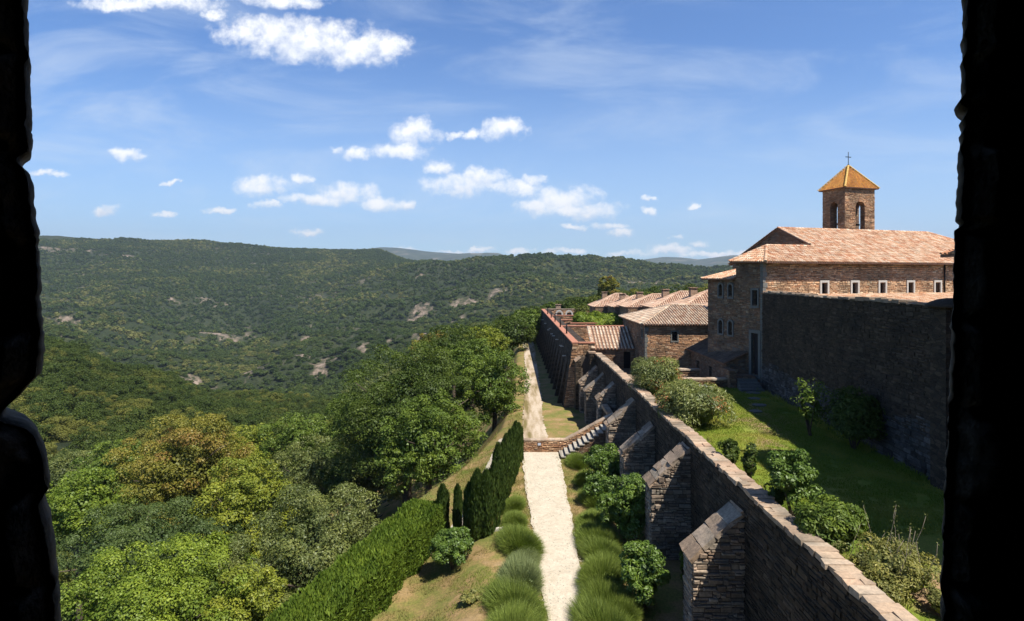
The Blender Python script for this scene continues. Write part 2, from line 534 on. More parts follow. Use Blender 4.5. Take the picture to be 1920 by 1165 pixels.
gx = w.math('DIVIDE', sx.outputs[0], yy); gz = w.math('DIVIDE', sx.outputs[2], yy)
gv = w.n('ShaderNodeCombineXYZ'); w.l(gx, gv.inputs[0]); w.l(gz, gv.inputs[1])
front = w.math('GREATER_THAN', sx.outputs[1], .05)
nzA = w.noise(gv.outputs[0], 16, 6, .7); nzB = w.noise(gv.outputs[0], 36, 5, .6)
warp = w.n('ShaderNodeVectorMath', operation='MULTIPLY_ADD'); w.l(nzA.outputs[1], warp.inputs[0]); warp.inputs[1].default_value = (.07, .045, 0)
w.l(gv.outputs[0], warp.inputs[2])
w2 = w.n('ShaderNodeVectorMath', operation='ADD'); w.l(warp.outputs[0], w2.inputs[0]); w2.inputs[1].default_value = (-.0385, -.0225, 0)
# direction (photo place), half size
CL = [(505, 62, 90, 34), (580, 78, 120, 42), (665, 92, 95, 34), (720, 92, 45, 26), (450, 62, 45, 16),
      (250, 5, 110, 14), (340, 8, 70, 16), (395, 28, 22, 14), (530, 2, 70, 14),
      (770, 248, 48, 28), (745, 283, 50, 18), (668, 284, 26, 14), (632, 278, 12, 8), (820, 308, 30, 14), (940, 244, 42, 22), (882, 250, 14, 12), (850, 250, 20, 8),
      (860, 345, 70, 22), (905, 330, 38, 20), (960, 352, 45, 18), (1000, 335, 22, 12), (1050, 372, 62, 24), (1060, 392, 90, 14), (1110, 400, 40, 16), (1000, 385, 40, 14),
      (1070, 425, 28, 6), (1145, 425, 35, 7), (1162, 438, 28, 8),
      (490, 350, 55, 20), (560, 336, 20, 10), (640, 362, 60, 22), (600, 372, 80, 12), (715, 382, 50, 14), (765, 384, 14, 12), (500, 386, 26, 9), (412, 396, 30, 7),
      (195, 393, 28, 11), (300, 403, 18, 5), (88, 324, 34, 7), (235, 290, 32, 10), (572, 434, 28, 7), (315, 343, 20, 5),
      (1215, 395, 14, 8), (1215, 373, 12, 5), (1296, 385, 10, 5), (1262, 447, 12, 5), (1310, 458, 20, 6), (1255, 470, 40, 9), (1170, 474, 40, 5), (1060, 472, 40, 6), (970, 471, 30, 6), (900, 470, 24, 4), (1330, 478, 60, 6), (840, 473, 30, 5), (750, 468, 24, 8), (1400, 473, 40, 6)]
acc = None; acc2 = None
for (px, py, rx, ry) in CL:
    a = w.n('ShaderNodeVectorMath', operation='MULTIPLY_ADD')
    sxx = F / (rx * 1.3); syy = F / (ry * 1.22)
    w.l(w2.outputs[0], a.inputs[0]); a.inputs[1].default_value = (sxx, syy, 0)
    a.inputs[2].default_value = (-(px - 960) / F * sxx, -(520 - py) / F * syy, 0)
    d = w.n('ShaderNodeVectorMath', operation='DOT_PRODUCT'); w.l(a.outputs[0], d.inputs[0]); w.l(a.outputs[0], d.inputs[1])
    e = w.math('SUBTRACT', 1, d.outputs['Value'])
    acc = e if acc is None else w.math('MAXIMUM', acc, e)
    sy_ = w.n('ShaderNodeSeparateXYZ'); w.l(a.outputs[0], sy_.inputs[0])
    e2 = w.math('MULTIPLY_ADD', sy_.outputs[1], -.8, e)
    acc2 = e2 if acc2 is None else w.math('MAXIMUM', acc2, e2)
dens = w.math('ADD', w.math('MULTIPLY', acc, .75), w.math('MULTIPLY', w.math('SUBTRACT', nzB.outputs[0], .5), 1.7))
mask = w.n('ShaderNodeMapRange', interpolation_type='SMOOTHSTEP'); mask.inputs['From Min'].default_value = .0; mask.inputs['From Max'].default_value = .95
w.l(dens, mask.inputs['Value'])
# thin high cloud
cmap = w.n('ShaderNodeMapping'); cmap.inputs['Rotation'].default_value = (0, 0, R(-18)); cmap.inputs['Scale'].default_value = (1.6, 6.0, 1)
w.l(gv.outputs[0], cmap.inputs[0])
cz = w.noise(cmap.outputs[0], 1.6, 7, .62, .6)
cm = w.n('ShaderNodeMapRange', interpolation_type='SMOOTHSTEP'); cm.inputs['From Min'].default_value = .42; cm.inputs['From Max'].default_value = .74; cm.inputs['To Max'].default_value = .5
w.l(cz.outputs[0], cm.inputs['Value'])
cz2 = w.noise(gv.outputs[0], 1.1, 3, .5)
gate = w.n('ShaderNodeMapRange'); w.l(gz, gate.inputs['Value']); gate.inputs['From Min'].default_value = .55; gate.inputs['From Max'].default_value = .8; gate.inputs['To Min'].default_value = 1; gate.inputs['To Max'].default_value = 0
cirr = w.math('MULTIPLY', w.math('MULTIPLY', w.math('MULTIPLY', cm.outputs[0], front), gate.outputs[0]), w.math('MULTIPLY', cz2.outputs[0], 1.4))
hz = w.n('ShaderNodeMapRange', interpolation_type='SMOOTHSTEP'); w.l(gz, hz.inputs['Value']); hz.inputs['From Min'].default_value = .0; hz.inputs['From Max'].default_value = .42; hz.inputs['To Min'].default_value = .5; hz.inputs['To Max'].default_value = 0
zen = w.n('ShaderNodeMapRange', interpolation_type='SMOOTHSTEP'); w.l(sx.outputs[2], zen.inputs['Value']); zen.inputs['From Min'].default_value = .42; zen.inputs['From Max'].default_value = .72
tint = w.mix(zen.outputs[0], SKY_TINT, (.34, .5, .8))
skyc = w.mix(1, sky.outputs[0], tint, 'MULTIPLY')
nzC = w.noise(gv.outputs[0], 22, 5, .6)
c = w.mix(hz.outputs[0], skyc, (7.4, 9.5, 11.4))
c = w.mix(cirr, c, (9.4, 10.6, 12.0))
shade = w.n('ShaderNodeMapRange'); w.l(dens, shade.inputs['Value']); shade.inputs['From Min'].default_value = .1; shade.inputs['From Max'].default_value = 1.1
low_ = w.math('SUBTRACT', acc2, acc)
sh_ = w.math('ADD', w.math('MULTIPLY', low_, .95), w.math('MULTIPLY', w.math('SUBTRACT', w.noise(gv.outputs[0], 15, 3, .5).outputs[0], .5), 1.5))
shr = w.n('ShaderNodeMapRange', interpolation_type='SMOOTHSTEP'); w.l(sh_, shr.inputs['Value']); shr.inputs['From Min'].default_value = -.15; shr.inputs['From Max'].default_value = .85
ccol = w.mix(shr.outputs[0], (14, 14, 14), (10.2, 10.9, 12.2))
fm = w.math('MULTIPLY', mask.outputs[0], front)
c = w.mix(fm, c, ccol)
low = w.math('LESS_THAN', sx.outputs[2], -.005)
c = w.mix(low, c, (.5, .6, .5))
w.l(c, bg.inputs[0]); bg.inputs[1].default_value = SKY_S
# ------------------------------------------------------------------ value noise
def _hash(ix, iy, seed):
    h = (ix.astype(np.int64) * 374761393 + iy.astype(np.int64) * 668265263 + seed * 1442695041) & 0x7fffffff
    h = ((h ^ (h >> 13)) * 1274126177) & 0x7fffffff
    return ((h ^ (h >> 16)) & 0xffff) / 65535.0
def vnoise(x, y, seed=0):
    x = np.asarray(x, float); y = np.asarray(y, float)
    ix = np.floor(x); iy = np.floor(y); fx = x - ix; fy = y - iy
    fx = fx * fx * (3 - 2 * fx); fy = fy * fy * (3 - 2 * fy)
    a = _hash(ix, iy, seed); b = _hash(ix + 1, iy, seed); c = _hash(ix, iy + 1, seed); d = _hash(ix + 1, iy + 1, seed)
    return (a * (1 - fx) + b * fx) * (1 - fy) + (c * (1 - fx) + d * fx) * fy
def fbm(x, y, seed=0, o=4):
    s = 0; a = 1; t = 0
    for k in range(o):
        s = s + a * vnoise(x * 2 ** k, y * 2 ** k, seed + k); t += a; a *= .5
    return s / t
def ridge(x, y, seed=0, o=4):
    s = 0; a = 1; t = 0
    for k in range(o):
        s = s + a * (1 - np.abs(2 * vnoise(x * 2 ** k, y * 2 ** k, seed + k) - 1)); t += a; a *= .5
    return s / t
def sstep(a, b, x):
    t = np.clip((x - a) / (b - a), 0, 1); return t * t * (3 - 2 * t)

# ------------------------------------------------------------------ the lie of the land
# for directions across the view: (distance ahead, height)
def y_(D, py): return (D, H - (py - 520) / F * D)
COLS = [
 (-900, [(130, -34), (300, -10), (600, -60), (1000, -80), (1700, 90), (2300, 230), (2900, 200), (5000, 0)]),
 (-300, [(130, -30), (260, -14), (330, -12), (600, -80), (1000, -95), (1400, -20), (1800, 80), (2250, 215), (2900, 180), (5000, 0)]),
 (80, [(130, -27), y_(220, 700), y_(300, 640), (380, -36), (560, -105), y_(900, 650), y_(1300, 560), y_(1700, 500), y_(2200, 438), (2800, 150), (5000, 0)]),
 (240, [(130, -27), y_(230, 745), y_(320, 690), (400, -58), (580, -125), y_(850, 690), y_(1250, 585), y_(1700, 510), y_(2250, 446), (2900, 150), (5000, 0)]),
 (430, [(130, -25), y_(240, 780), y_(330, 745), (460, -92), (640, -130), y_(800, 705), y_(1150, 620), y_(1500, 560), y_(1900, 503), y_(2350, 455), (2900, 140), (5000, 0)]),
 (580, [(130, -22), y_(240, 790), y_(320, 755), (450, -88), y_(620, 735), y_(720, 690), y_(900, 625), (1000, -88), y_(1350, 568), y_(1800, 512), y_(2400, 465), (2900, 130), (5000, 0)]),
 (700, [(130, -20), y_(240, 745), (330, -62), y_(520, 715), y_(640, 660), y_(850, 600), (980, -72), y_(1300, 545), y_(1800, 502), y_(2400, 471), (2900, 90), (5000, 0)]),
 (800, [(130, -10), y_(220, 690), (300, -50), y_(450, 685), y_(620, 625), y_(850, 575), (1000, -50), y_(1300, 526), y_(1700, 503), y_(2150, 491), (2700, 40), (5000, -10)]),
 (900, [(130, -3), y_(190, 640), (280, -36), y_(400, 645), y_(600, 590), y_(850, 558), (980, -38), y_(1300, 520), y_(1850, 499), (2500, 20), (5000, -10)]),
 (1010, [(130, 0), y_(170, 596), (260, -20), y_(400, 595), y_(700, 560), (850, -32), y_(1200, 521), y_(1700, 496), (2300, 10), (5000, -10)]),
 (1140, [(130, 3.5), y_(190, 572), (280, -8), y_(500, 566), (700, -30), y_(950, 539), y_(1500, 494), (2200, 5), (5000, -10)]),
 (1240, [(130, 4.8), y_(200, 566), (300, -6), y_(600, 555), y_(900, 535), y_(1400, 504), (2100, 0), (5000, -10)]),
 (1400, [(130, 5), y_(200, 562), (300, -4), y_(600, 550), y_(900, 533), y_(1350, 506), (2100, 0), (5000, -10)]),
 (1700, [(130, 6), (200, 8), (300, 6), (600, 0), (1300, 20), (2100, 0), (5000, 0)]),
 (2600, [(130, 8), (200, 12), (300, 14), (600, 30), (1300, 80), (2100, 60), (5000, 0)]),
]
AZ = np.array([math.atan2((c[0] - 960) / F, 1) for c in COLS])
LR = np.linspace(math.log(60), math.log(12000), 260)
TAB = []
for px, pts in COLS:
    u = (px - 960) / F; k = math.sqrt(1 + u * u)
    lr = np.log(np.array([p[0] * k for p in pts])); zz = np.array([p[1] for p in pts])
    lr = np.append(lr, math.log(14000)); zz = np.append(zz, zz[-1] - 10)
    row = np.interp(LR, lr, zz)
    ker = np.exp(-np.linspace(-2, 2, 7) ** 2); ker /= ker.sum()
    row = np.convolve(np.pad(row, 3, mode='edge'), ker, 'valid')
    TAB.append(row)
TAB = np.array(TAB)

def near_h(x, y):
    """garden terrace and the slope left of it"""
    x = np.asarray(x, float); y = np.asarray(y, float)
    e = x - np.interp(y, [0, 30, 46, 60, 120], [0, 0, 1.2, 1.5, 3.2])   # distance right of the terrace edge line
    z = -1.25 * sstep(-.8, -5.0, e)
    xb = np.interp(y, [10, 20, 30, 38, 47, 56, 70, 120], [-11.5, -10.6, -8.7, -7.3, -3.9, -.9, .3, 1.2])
    q = np.clip(xb - x, 0, 60)
    z = z - .95 * np.minimum(q, 8) - .5 * np.clip(q - 8, 0, 40)
    z = np.maximum(z, -26)
    z = np.where(x > 11, 4.6 * sstep(11, 12.2, x), z) if True else z
    return z

def far_h(x, y):
    x = np.asarray(x, float); y = np.asarray(y, float)
    r = np.hypot(x, y); az = np.arctan2(x, y)
    lr = np.log(np.maximum(r, 61))
    fi = np.clip((lr - LR[0]) / (LR[-1] - LR[0]) * (len(LR) - 1), 0, len(LR) - 1.001)
    i0 = fi.astype(int); ft = fi - i0
    ca = np.clip(np.interp(az, AZ, np.arange(len(AZ))), 0, len(AZ) - 1.001)
    c0 = ca.astype(int); cf = ca - c0; cf = cf * cf * (3 - 2 * cf)
    g = lambda c: TAB[c, i0] * (1 - ft) + TAB[c, np.minimum(i0 + 1, len(LR) - 1)] * ft
    z = g(c0) * (1 - cf) + g(np.minimum(c0 + 1, len(AZ) - 1)) * cf
    amp = sstep(350, 900, r) * (1 - .8 * sstep(1350, 2000, r))
    wx = x + 90 * (fbm(x / 300, y / 300, 31) - .5); wy = y + 90 * (fbm(x / 300, y / 300, 37) - .5)
    z = z + amp * (ridge(wx / 470, wy / 430, 3, 4) - .62) * 135 + amp * (fbm(x / 60, y / 60, 9, 3) - .5) * 10
    z = z + sstep(150, 300, r) * (fbm(x / 70, y / 70, 5, 3) - .5) * 10
    return z

def ground_h(x, y):
    r = np.hypot(x, y)
    w = sstep(88, 150, r)
    return near_h(x, y) * (1 - w) + far_h(x, y) * w

def hit(px, py, fn=None, dmax=3000):
    """where the view through a place of the photo meets the land"""
    fn = fn or ground_h
    D = np.exp(np.linspace(math.log(15), math.log(dmax), 6000))
    x = (px - 960) / F * D; z = H - (py - 520) / F * D
    below = z <= fn(x, D)
    if not below.any(): return None
    i = int(np.argmax(below)); return Vector((x[i], D[i], float(fn(x[i], D[i]))))

# rocky clearings seen on the slopes (photo place, radii in metres across)
ROCK = [(420, 632, 45, 25), (490, 690, 38, 20), (600, 690, 34, 18), (350, 712, 40, 16), (110, 468, 110, 35), (330, 567, 60, 10), (400, 566, 60, 8), (430, 457, 90, 28), (525, 462, 50, 18), (620, 468, 60, 12),
        (560, 665, 24, 14), (700, 498, 50, 25), (785, 520, 30, 12), (560, 640, 35, 14), (780, 590, 45, 20), (800, 625, 40, 20), (880, 565, 40, 14), (930, 548, 60, 12), (130, 605, 60, 10), (580, 560, 50, 7),
        (240, 480, 60, 12), (150, 515, 60, 9), (900, 497, 60, 10), (1190, 530, 60, 10), (670, 655, 40, 20), (730, 640, 30, 12), (960, 600, 30, 10), (620, 470, 80, 8)]
RK = []
for (a, b, c, d) in ROCK:
    p = hit(a, b)
    if p is not None: RK.append((p.x, p.y, c, d))
def rock_at(x, y):
    n = fbm(x / 28, y / 28, 77, 4)
    s = np.zeros_like(np.asarray(x, float))
    for (a, b, c, d) in RK:
        q = ((x - a) / c) ** 2 + ((y - b) / (d * 1.6)) ** 2
        s = np.maximum(s, np.exp(-q * 1.6))
    n2 = fbm(x / 9, y / 9, 78, 3)
    k = np.clip((s * 1.1 + (n - .5) * 2.2 + (n2 - .5) * 1.4 - .62) * 3, 0, 1)
    bg_ = np.clip((fbm(x / 55, y / 55, 21, 4) - .70) * 12, 0, 1) * sstep(500, 700, np.hypot(x, y))
    return np.maximum(k, bg_ * .4)

# ------------------------------------------------------------------ ground meshes
def grid_mesh(name, X, Y, Z, mats, attrs=None, smooth=True):
    n, m = X.shape
    v = np.stack([X, Y, Z], -1).reshape(-1, 3)
    i = np.arange(n * m).reshape(n, m)
    f = np.stack([i[:-1, :-1], i[:-1, 1:], i[1:, 1:], i[1:, :-1]], -1).reshape(-1, 4)
    uv = None
    me = np_mesh(name, v, f, mats, None, smooth, attrs)
    o = bpy.data.objects.new(name, me); COL.objects.link(o)
    return o

t = NT('hill_ground'); g = t.n('ShaderNodeNewGeometry'); at = t.n('ShaderNodeAttribute'); at.attribute_name = 'rock'
n1 = t.noise(g.outputs['Position'], .012, 6, .6); n2 = t.noise(g.outputs['Position'], .16, 5, .7)
n3 = t.noise(g.outputs['Position'], .045, 9, .8)
gc = t.ramp(n1.outputs[0], [(.32, (.018, .028, .010)), (.5, (.026, .038, .013)), (.68, (.038, .048, .018))])
gc = t.mix(1, gc, t.ramp(n2.outputs[0], [(.3, (.5, .55, .5)), (.7, (1.5, 1.4, 1.3))]), 'MULTIPLY')
rc = t.ramp(n3.outputs[0], [(.38, (.08, .075, .045)), (.5, (.20, .15, .11)), (.62, (.34, .26, .20))])
f = t.math('MULTIPLY', at.outputs['Fac'], t.ramp(n3.outputs[0], [(.44, (.1, .1, .1)), (.54, (1, 1, 1))]))
t.bsdf(t.mix(f, gc, rc), .95, n2.outputs[0], 1, 2.0)
M['hill'] = t.m

az = np.concatenate([np.linspace(R(-180), R(-76), 80), np.linspace(R(-75), R(75), 900), np.linspace(R(76), R(180), 80)])
rr = np.exp(np.linspace(math.log(12), math.log(9000), 620))
A, RR = np.meshgrid(az, rr)
X = np.sin(A) * RR; Y = np.cos(A) * RR
Z = ground_h(X, Y)
# sink it under the finely modelled garden, lawn and court
sink = sstep(-14, -12, X) * sstep(134, 128, Y) * sstep(60, 50, X) * sstep(100, 60, X)
Z = Z - 1.2 * sink
Z = np.where((X > 5.0) & (Y < 131) & (X < 60), np.minimum(Z, np.where(X > 14, 3.4, -1.0)), Z)
hills = grid_mesh('hillside', X, Y, Z, [M['hill']], {'rock': rock_at(X, Y).ravel()})
tagit(hills, 'wooded valley slopes dropping away and rising to the ridge', kind='structure')

# far blue mountains
SKY = [(500, 478), (690, 472), (715, 469), (745, 470), (770, 473), (800, 477), (840, 480), (880, 482), (915, 480), (935, 480), (955, 487), (975, 485), (1000, 484), (1035, 486), (1055, 490), (1100, 494), (1180, 497), (1215, 491), (1245, 487), (1275, 488), (1310, 492), (1345, 488), (1375, 484), (1400, 486), (1440, 490), (1600, 492), (2000, 488)]
px_ = np.linspace(400, 2000, 520); sk = np.interp(px_, [s[0] for s in SKY], [s[1] for s in SKY])
ker = np.exp(-np.linspace(-2, 2, 9) ** 2); ker /= ker.sum(); sk = np.convolve(np.pad(sk, 4, mode='edge'), ker, 'valid')
Dm = np.linspace(4600, 8600, 60)
PX, DD = np.meshgrid(px_, Dm); SK, _ = np.meshgrid(sk, Dm)
top = (520 - SK + 5) / F * 7000 + H
prof = np.where(DD < 7000, sstep(4600, 7000, DD), 1 - .4 * sstep(7000, 8600, DD))
XX = (PX - 960) / F * DD
ZZ = -60 + (top + 60) * prof + prof * (1 - prof) * 900 * (ridge(XX / 900, DD / 900, 55, 4) - .62)
t = NT('mountain_ground'); g = t.n('ShaderNodeNewGeometry')
n1 = t.noise(g.outputs['Position'], .004, 8, .65)
t.bsdf(t.ramp(n1.outputs[0], [(.35, (.025, .04, .02)), (.55, (.05, .065, .035)), (.66, (.20, .17, .13))]), .95)
mm = grid_mesh('mountain_range', XX, DD, ZZ, [t.m]); tagit(mm, 'bluish bare mountains on the horizon', kind='structure')

# garden ground: dry grass terrace
t = NT('dry_grass'); g = t.n('ShaderNodeNewGeometry')
n1 = t.noise(g.outputs['Position'], .55, 5, .65); n2 = t.noise(g.outputs['Position'], 9, 4, .7); n3 = t.noise(g.outputs['Position'], .2, 2)
c = t.ramp(n1.outputs[0], [(.34, (.13, .16, .03)), (.46, (.21, .19, .055)), (.57, (.29, .20, .085)), (.7, (.36, .25, .13))])
c = t.mix(1, c, t.ramp(n2.outputs[0], [(.25, (.6, .62, .6)), (.75, (1.35, 1.3, 1.25))]), 'MULTIPLY')
t.bsdf(c, .95, n2.outputs[0], .8, .05); M['dry'] = t.m
xs = np.linspace(-26, 9.2, 180); ys = np.linspace(8, 131, 420)
X, Y = np.meshgrid(xs, ys); Z = near_h(X, Y) + (fbm(X * 1.2, Y * 1.2, 12, 3) - .5) * .10
gg = grid_mesh('ground', X, Y, Z, [M['dry']]); tagit(gg, 'dry yellow and green grass on the garden terrace', kind='structure')
def garden_h(x, y): return near_h(x, y) + (fbm(np.asarray(x) * 1.2, np.asarray(y) * 1.2, 12, 3) - .5) * .10

def ribbon(name, pts, z_off, mat, label, edge=.09, seed=1):
    """path sheet: pts = (y, x_left, x_right)"""
    pts = sorted(pts); ys = np.arange(pts[0][0], pts[-1][0], .18)
    xl = np.interp(ys, [p[0] for p in pts], [p[1] for p in pts]) + (fbm(ys * 2.2, ys * 0, seed, 3) - .5) * edge * 2.6
    xr = np.interp(ys, [p[0] for p in pts], [p[2] for p in pts]) + (fbm(ys * 2.2, ys * 0 + 9, seed + 5, 3) - .5) * edge * 2.6
    s = np.linspace(0, 1, 12)
    X = xl[:, None] * (1 - s) + xr[:, None] * s; Y = ys[:, None] + s * 0
    Z = near_h(X, Y) + z_off
    o = grid_mesh(name, X, Y, Z, [mat], None); tagit(o, label, kind='structure'); return o
def mat_ground(name, stops, sc=1.2, fine=30, bump=.5):
    t = NT(name); g = t.n('ShaderNodeNewGeometry')
    n1 = t.noise(g.outputs['Position'], sc, 5, .6); n2 = t.noise(g.outputs['Position'], fine, 4, .75)
    c = t.ramp(n1.outputs[0], stops)
    c = t.mix(1, c, t.ramp(n2.outputs[0], [(.3, (.78, .77, .75)), (.7, (1.12, 1.12, 1.12))]), 'MULTIPLY')
    n5 = t.noise(g.outputs['Position'], 4.5, 5, .7)
    c = t.mix(1, c, t.ramp(n5.outputs[0], [(.3, (.84, .82, .8)), (.6, (1.04, 1.04, 1.04))]), 'MULTIPLY')
    t.bsdf(c, .95, n2.outputs[0], bump, .03); return t.m
M['gravel'] = mat_ground('pale_gravel', [(.3, (.55, .475, .365)), (.7, (.64, .565, .45))])
M['dirt'] = mat_ground('dusty_track', [(.36, (.20, .16, .06)), (.46, (.40, .31, .20)), (.56, (.54, .44, .33)), (.7, (.60, .51, .40))], .9, 12)
for nd in M['dirt'].node_tree.nodes:
    if nd.type == 'TEX_NOISE' and abs(nd.inputs['Scale'].default_value - .9) < 1e-3:
        mp = M['dirt'].node_tree.nodes.new('ShaderNodeMapping'); mp.inputs['Scale'].default_value = (1.2, .13, 1)
        M['dirt'].node_tree.links.new(nd.inputs['Vector'].links[0].from_socket, mp.inputs[0]); M['dirt'].node_tree.links.new(mp.outputs[0], nd.inputs['Vector'])
ribbon('gravel_path', [(8, 1.3, 3.3), (20, 1.45, 3.3), (24, 1.45, 3.15), (30, 1.2, 3.3), (34, 1.1, 3.45), (40, .85, 3.6), (46.75, .75, 3.7)], .075, M['gravel'], 'pale gravel path between the lavender rows')
ribbon('dirt_lane', [(47.4, .75, 3.5), (51, .85, 3.2), (56, 1.0, 3.0), (70, 1.5, 3.5), (90, 2.0, 3.9), (110, 2.3, 4.4), (128, 2.2, 4.6)], .07, M['dirt'], 'dusty lane running along the foot of the great wall', .15, 8)
ribbon('footpath', [(33.2, -4.2, -3.25), (34, -3.9, -3.0), (40, -2.95, -2.1), (46, -1.9, -1.2), (52, -1.2, -.6)], .08, M['gravel'], 'narrow pale footpath behind the cypresses', .06, 15)

# lawn behind the rampart
t = NT('lawn_grass'); g = t.n('ShaderNodeNewGeometry')
n1 = t.noise(g.outputs['Position'], .35, 4, .6); n2 = t.noise(g.outputs['Position'], 14, 4, .75)
c = t.ramp(n1.outputs[0], [(.34, (.12, .18, .016)), (.5, (.19, .25, .024)), (.66, (.28, .28, .05))])
c = t.mix(1, c, t.ramp(n2.outputs[0], [(.25, (.6, .62, .6)), (.75, (1.35, 1.3, 1.25))]), 'MULTIPLY')
# worn earth patches
n4 = t.noise(g.outputs['Position'], 1.2, 4, .65)
at = t.n('ShaderNodeAttribute'); at.attribute_name = 'bare'
bf = t.math('MULTIPLY', at.outputs['Fac'], t.ramp(n4.outputs[0], [(.4, (0, 0, 0)), (.52, (1, 1, 1))]))
c = t.mix(bf, c, (.36, .23, .13))
t.bsdf(c, .9, n2.outputs[0], .8, .05); M['lawn'] = t.m
LZ = 5.2
xs = np.linspace(9.35, 34, 200); ys = np.linspace(6, 47.2, 320)
X, Y = np.meshgrid(xs, ys); Z = LZ + (fbm(X * .6, Y * .6, 14, 3) - .5) * .10
bare = np.zeros_like(X)
for (a, b, ra, rb) in [(1432, 800, .9, 3.0), (1425, 770, .7, 3.0), (1440, 832, .8, 1.6), (1400, 790, 1.2, .8)]:
    d = (LZ - H) / (-(b - 520) / F); cx = (a - 960) / F * d
    bare = np.maximum(bare, np.exp(-((X - cx) / ra) ** 2 - ((Y - d) / rb) ** 2))
bare = np.maximum(bare, sstep(10.3, 9.8, X) * .8)
bare = np.maximum(bare, sstep(19, 16.5, Y) * sstep(10.4, 11.2, X))
lw = grid_mesh('lawn', X, Y, Z, [M['lawn']], {'bare': bare.ravel()}); tagit(lw, 'bright green lawn between the rampart and the monastery', kind='structure')
mb = MB(); mb.box((9.38, 47.2, 3.2), (40, 63.5, 4.2)); mb.box((9.38, 47.15, 3.2), (22, 47.25, 5.22))
M['earth'] = mat_ground('court_earth', [(.3, (.16, .12, .08)), (.7, (.26, .20, .14))], .8, 10)
o = mb.build('courtyard', M['earth']); tagit(o, 'sunken earth court behind the low walls', kind='structure')
mb = MB(); mb.box((6.9, 63.5, 3.0), (45, 131, 4.6)); o = mb.build('terrace', M['earth']); tagit(o, 'raised ground carrying the cell gardens', kind='structure')
# ------------------------------------------------------------------ foliage
def leaf_quads(P, N, T, length, width, fold=.0):
    """P centre (n,3), N leaf normal, T direction along the leaf"""
    S = np.cross(N, T); S /= np.linalg.norm(S, axis=1)[:, None] + 1e-9
    L = np.asarray(length).reshape(-1, 1); Wd = np.asarray(width).reshape(-1, 1)
    a = P - T * L * .5; c = P + T * L * .5
    b = P + S * Wd * .5 - T * L * .08 + N * Wd * .12; d = P - S * Wd * .5 - T * L * .08 + N * Wd * .12
    v = np.stack([a, b, c, d], 1).reshape(-1, 3)
    f = np.arange(len(v)).reshape(-1, 4)
    return v, f
def unit(a): return a / (np.linalg.norm(a, axis=1)[:, None] + 1e-9)

def crown_mesh(name, mat, rx, ry, rz, nb, br, nl, ls, seed, asp=.55, up=.55, droop=0., fill=.35, flat=1.0, tints=(0, 1), core=True, lump=.25, tint_top=0, lobes=0):
    """a crown of leaf clumps: nb clumps of radius br in an uneven ellipsoid, nl leaves of size ls"""
    g = np.random.default_rng(seed)
    # clump centres: shell biased to the outside with an uneven radius
    d = unit(g.normal(size=(nb, 3))); d[:, 2] = np.where(d[:, 2] < -.45, -d[:, 2] * .6, d[:, 2]); d = unit(d)
    rad = (1 - fill * g.random(nb) ** 1.5) * (1 + lump * (g.random(nb) - .5))
    C = d * rad[:, None] * np.array([rx - br * .6, ry - br * .6, rz - br * .6])
    if lobes:
        # limbs end in lobes, each lobe carries its own clumps
        ga = np.pi * (3 - 5 ** .5); kk = np.arange(lobes)
        zz = 1 - 1.72 * (kk + .5) / lobes; aa = kk * ga + g.random(lobes) * .7
        q = np.sqrt(np.clip(1 - zz ** 2, 0, 1))
        Ld = np.stack([np.cos(aa) * q, np.sin(aa) * q, zz], 1)
        Lr = .34 + .16 * g.random(lobes); Lc = Ld * ((1 - Lr * .92) * (.92 + .16 * g.random(lobes)))[:, None]
        wl = Lr ** 2; li = g.choice(lobes, nb, p=wl / wl.sum())
        e = unit(g.normal(size=(nb, 3)) + Ld[li] * .7 + np.array([0, 0, .3]))
        C = (Lc[li] + e * (Lr[li] * (.8 + .25 * g.random(nb)))[:, None]) * np.array([rx, ry, rz])
        tl = g.random(lobes)
    B = br * (.65 + .7 * g.random(nb))
    tb = tints[0] + (tints[1] - tints[0]) * g.random(nb)
    if lobes: tb = np.clip(.55 * tl[li] + .45 * tb, 0, 1)
    if tint_top: tb = np.clip(tb + tint_top * C[:, 2] / rz, 0, 1)
    w = B ** 2; idx = g.choice(nb, nl, p=w / w.sum())
    dd = unit(g.normal(size=(nl, 3)) + d[idx] * .55 + np.array([0, 0, .35]))
    rr_ = B[idx] * (.72 + .33 * g.random(nl)) 
    P = C[idx] + dd * rr_[:, None] * np.array([1, 1, .8 * flat])
    N = unit(dd * (1 - up) + np.array([0, 0, up]) + g.normal(size=(nl, 3)) * .33)
    T = g.normal(size=(nl, 3)) + dd * .8; T[:, 2] -= droop
    T = T - N * (T * N).sum(1)[:, None]; T = unit(T)
    s = ls * (.6 + .8 * g.random(nl))
    v, f = leaf_quads(P, N, T, s, s * asp)
    tint = np.repeat(np.clip(tb[idx] + (g.random(nl) - .5) * .2, 0, 1), 4)
    if core:
        # inner leaves far inside fill the crown; their dark tint paints the shade of its gaps
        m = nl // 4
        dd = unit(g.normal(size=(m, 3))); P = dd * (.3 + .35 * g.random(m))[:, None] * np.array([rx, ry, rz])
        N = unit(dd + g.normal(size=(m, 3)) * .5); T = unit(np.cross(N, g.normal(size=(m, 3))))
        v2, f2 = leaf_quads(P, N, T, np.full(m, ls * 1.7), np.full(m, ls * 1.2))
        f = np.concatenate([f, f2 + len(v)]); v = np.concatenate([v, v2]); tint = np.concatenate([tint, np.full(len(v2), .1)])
    return np_mesh(name, v, f, [mat], None, False, {'tint': tint})

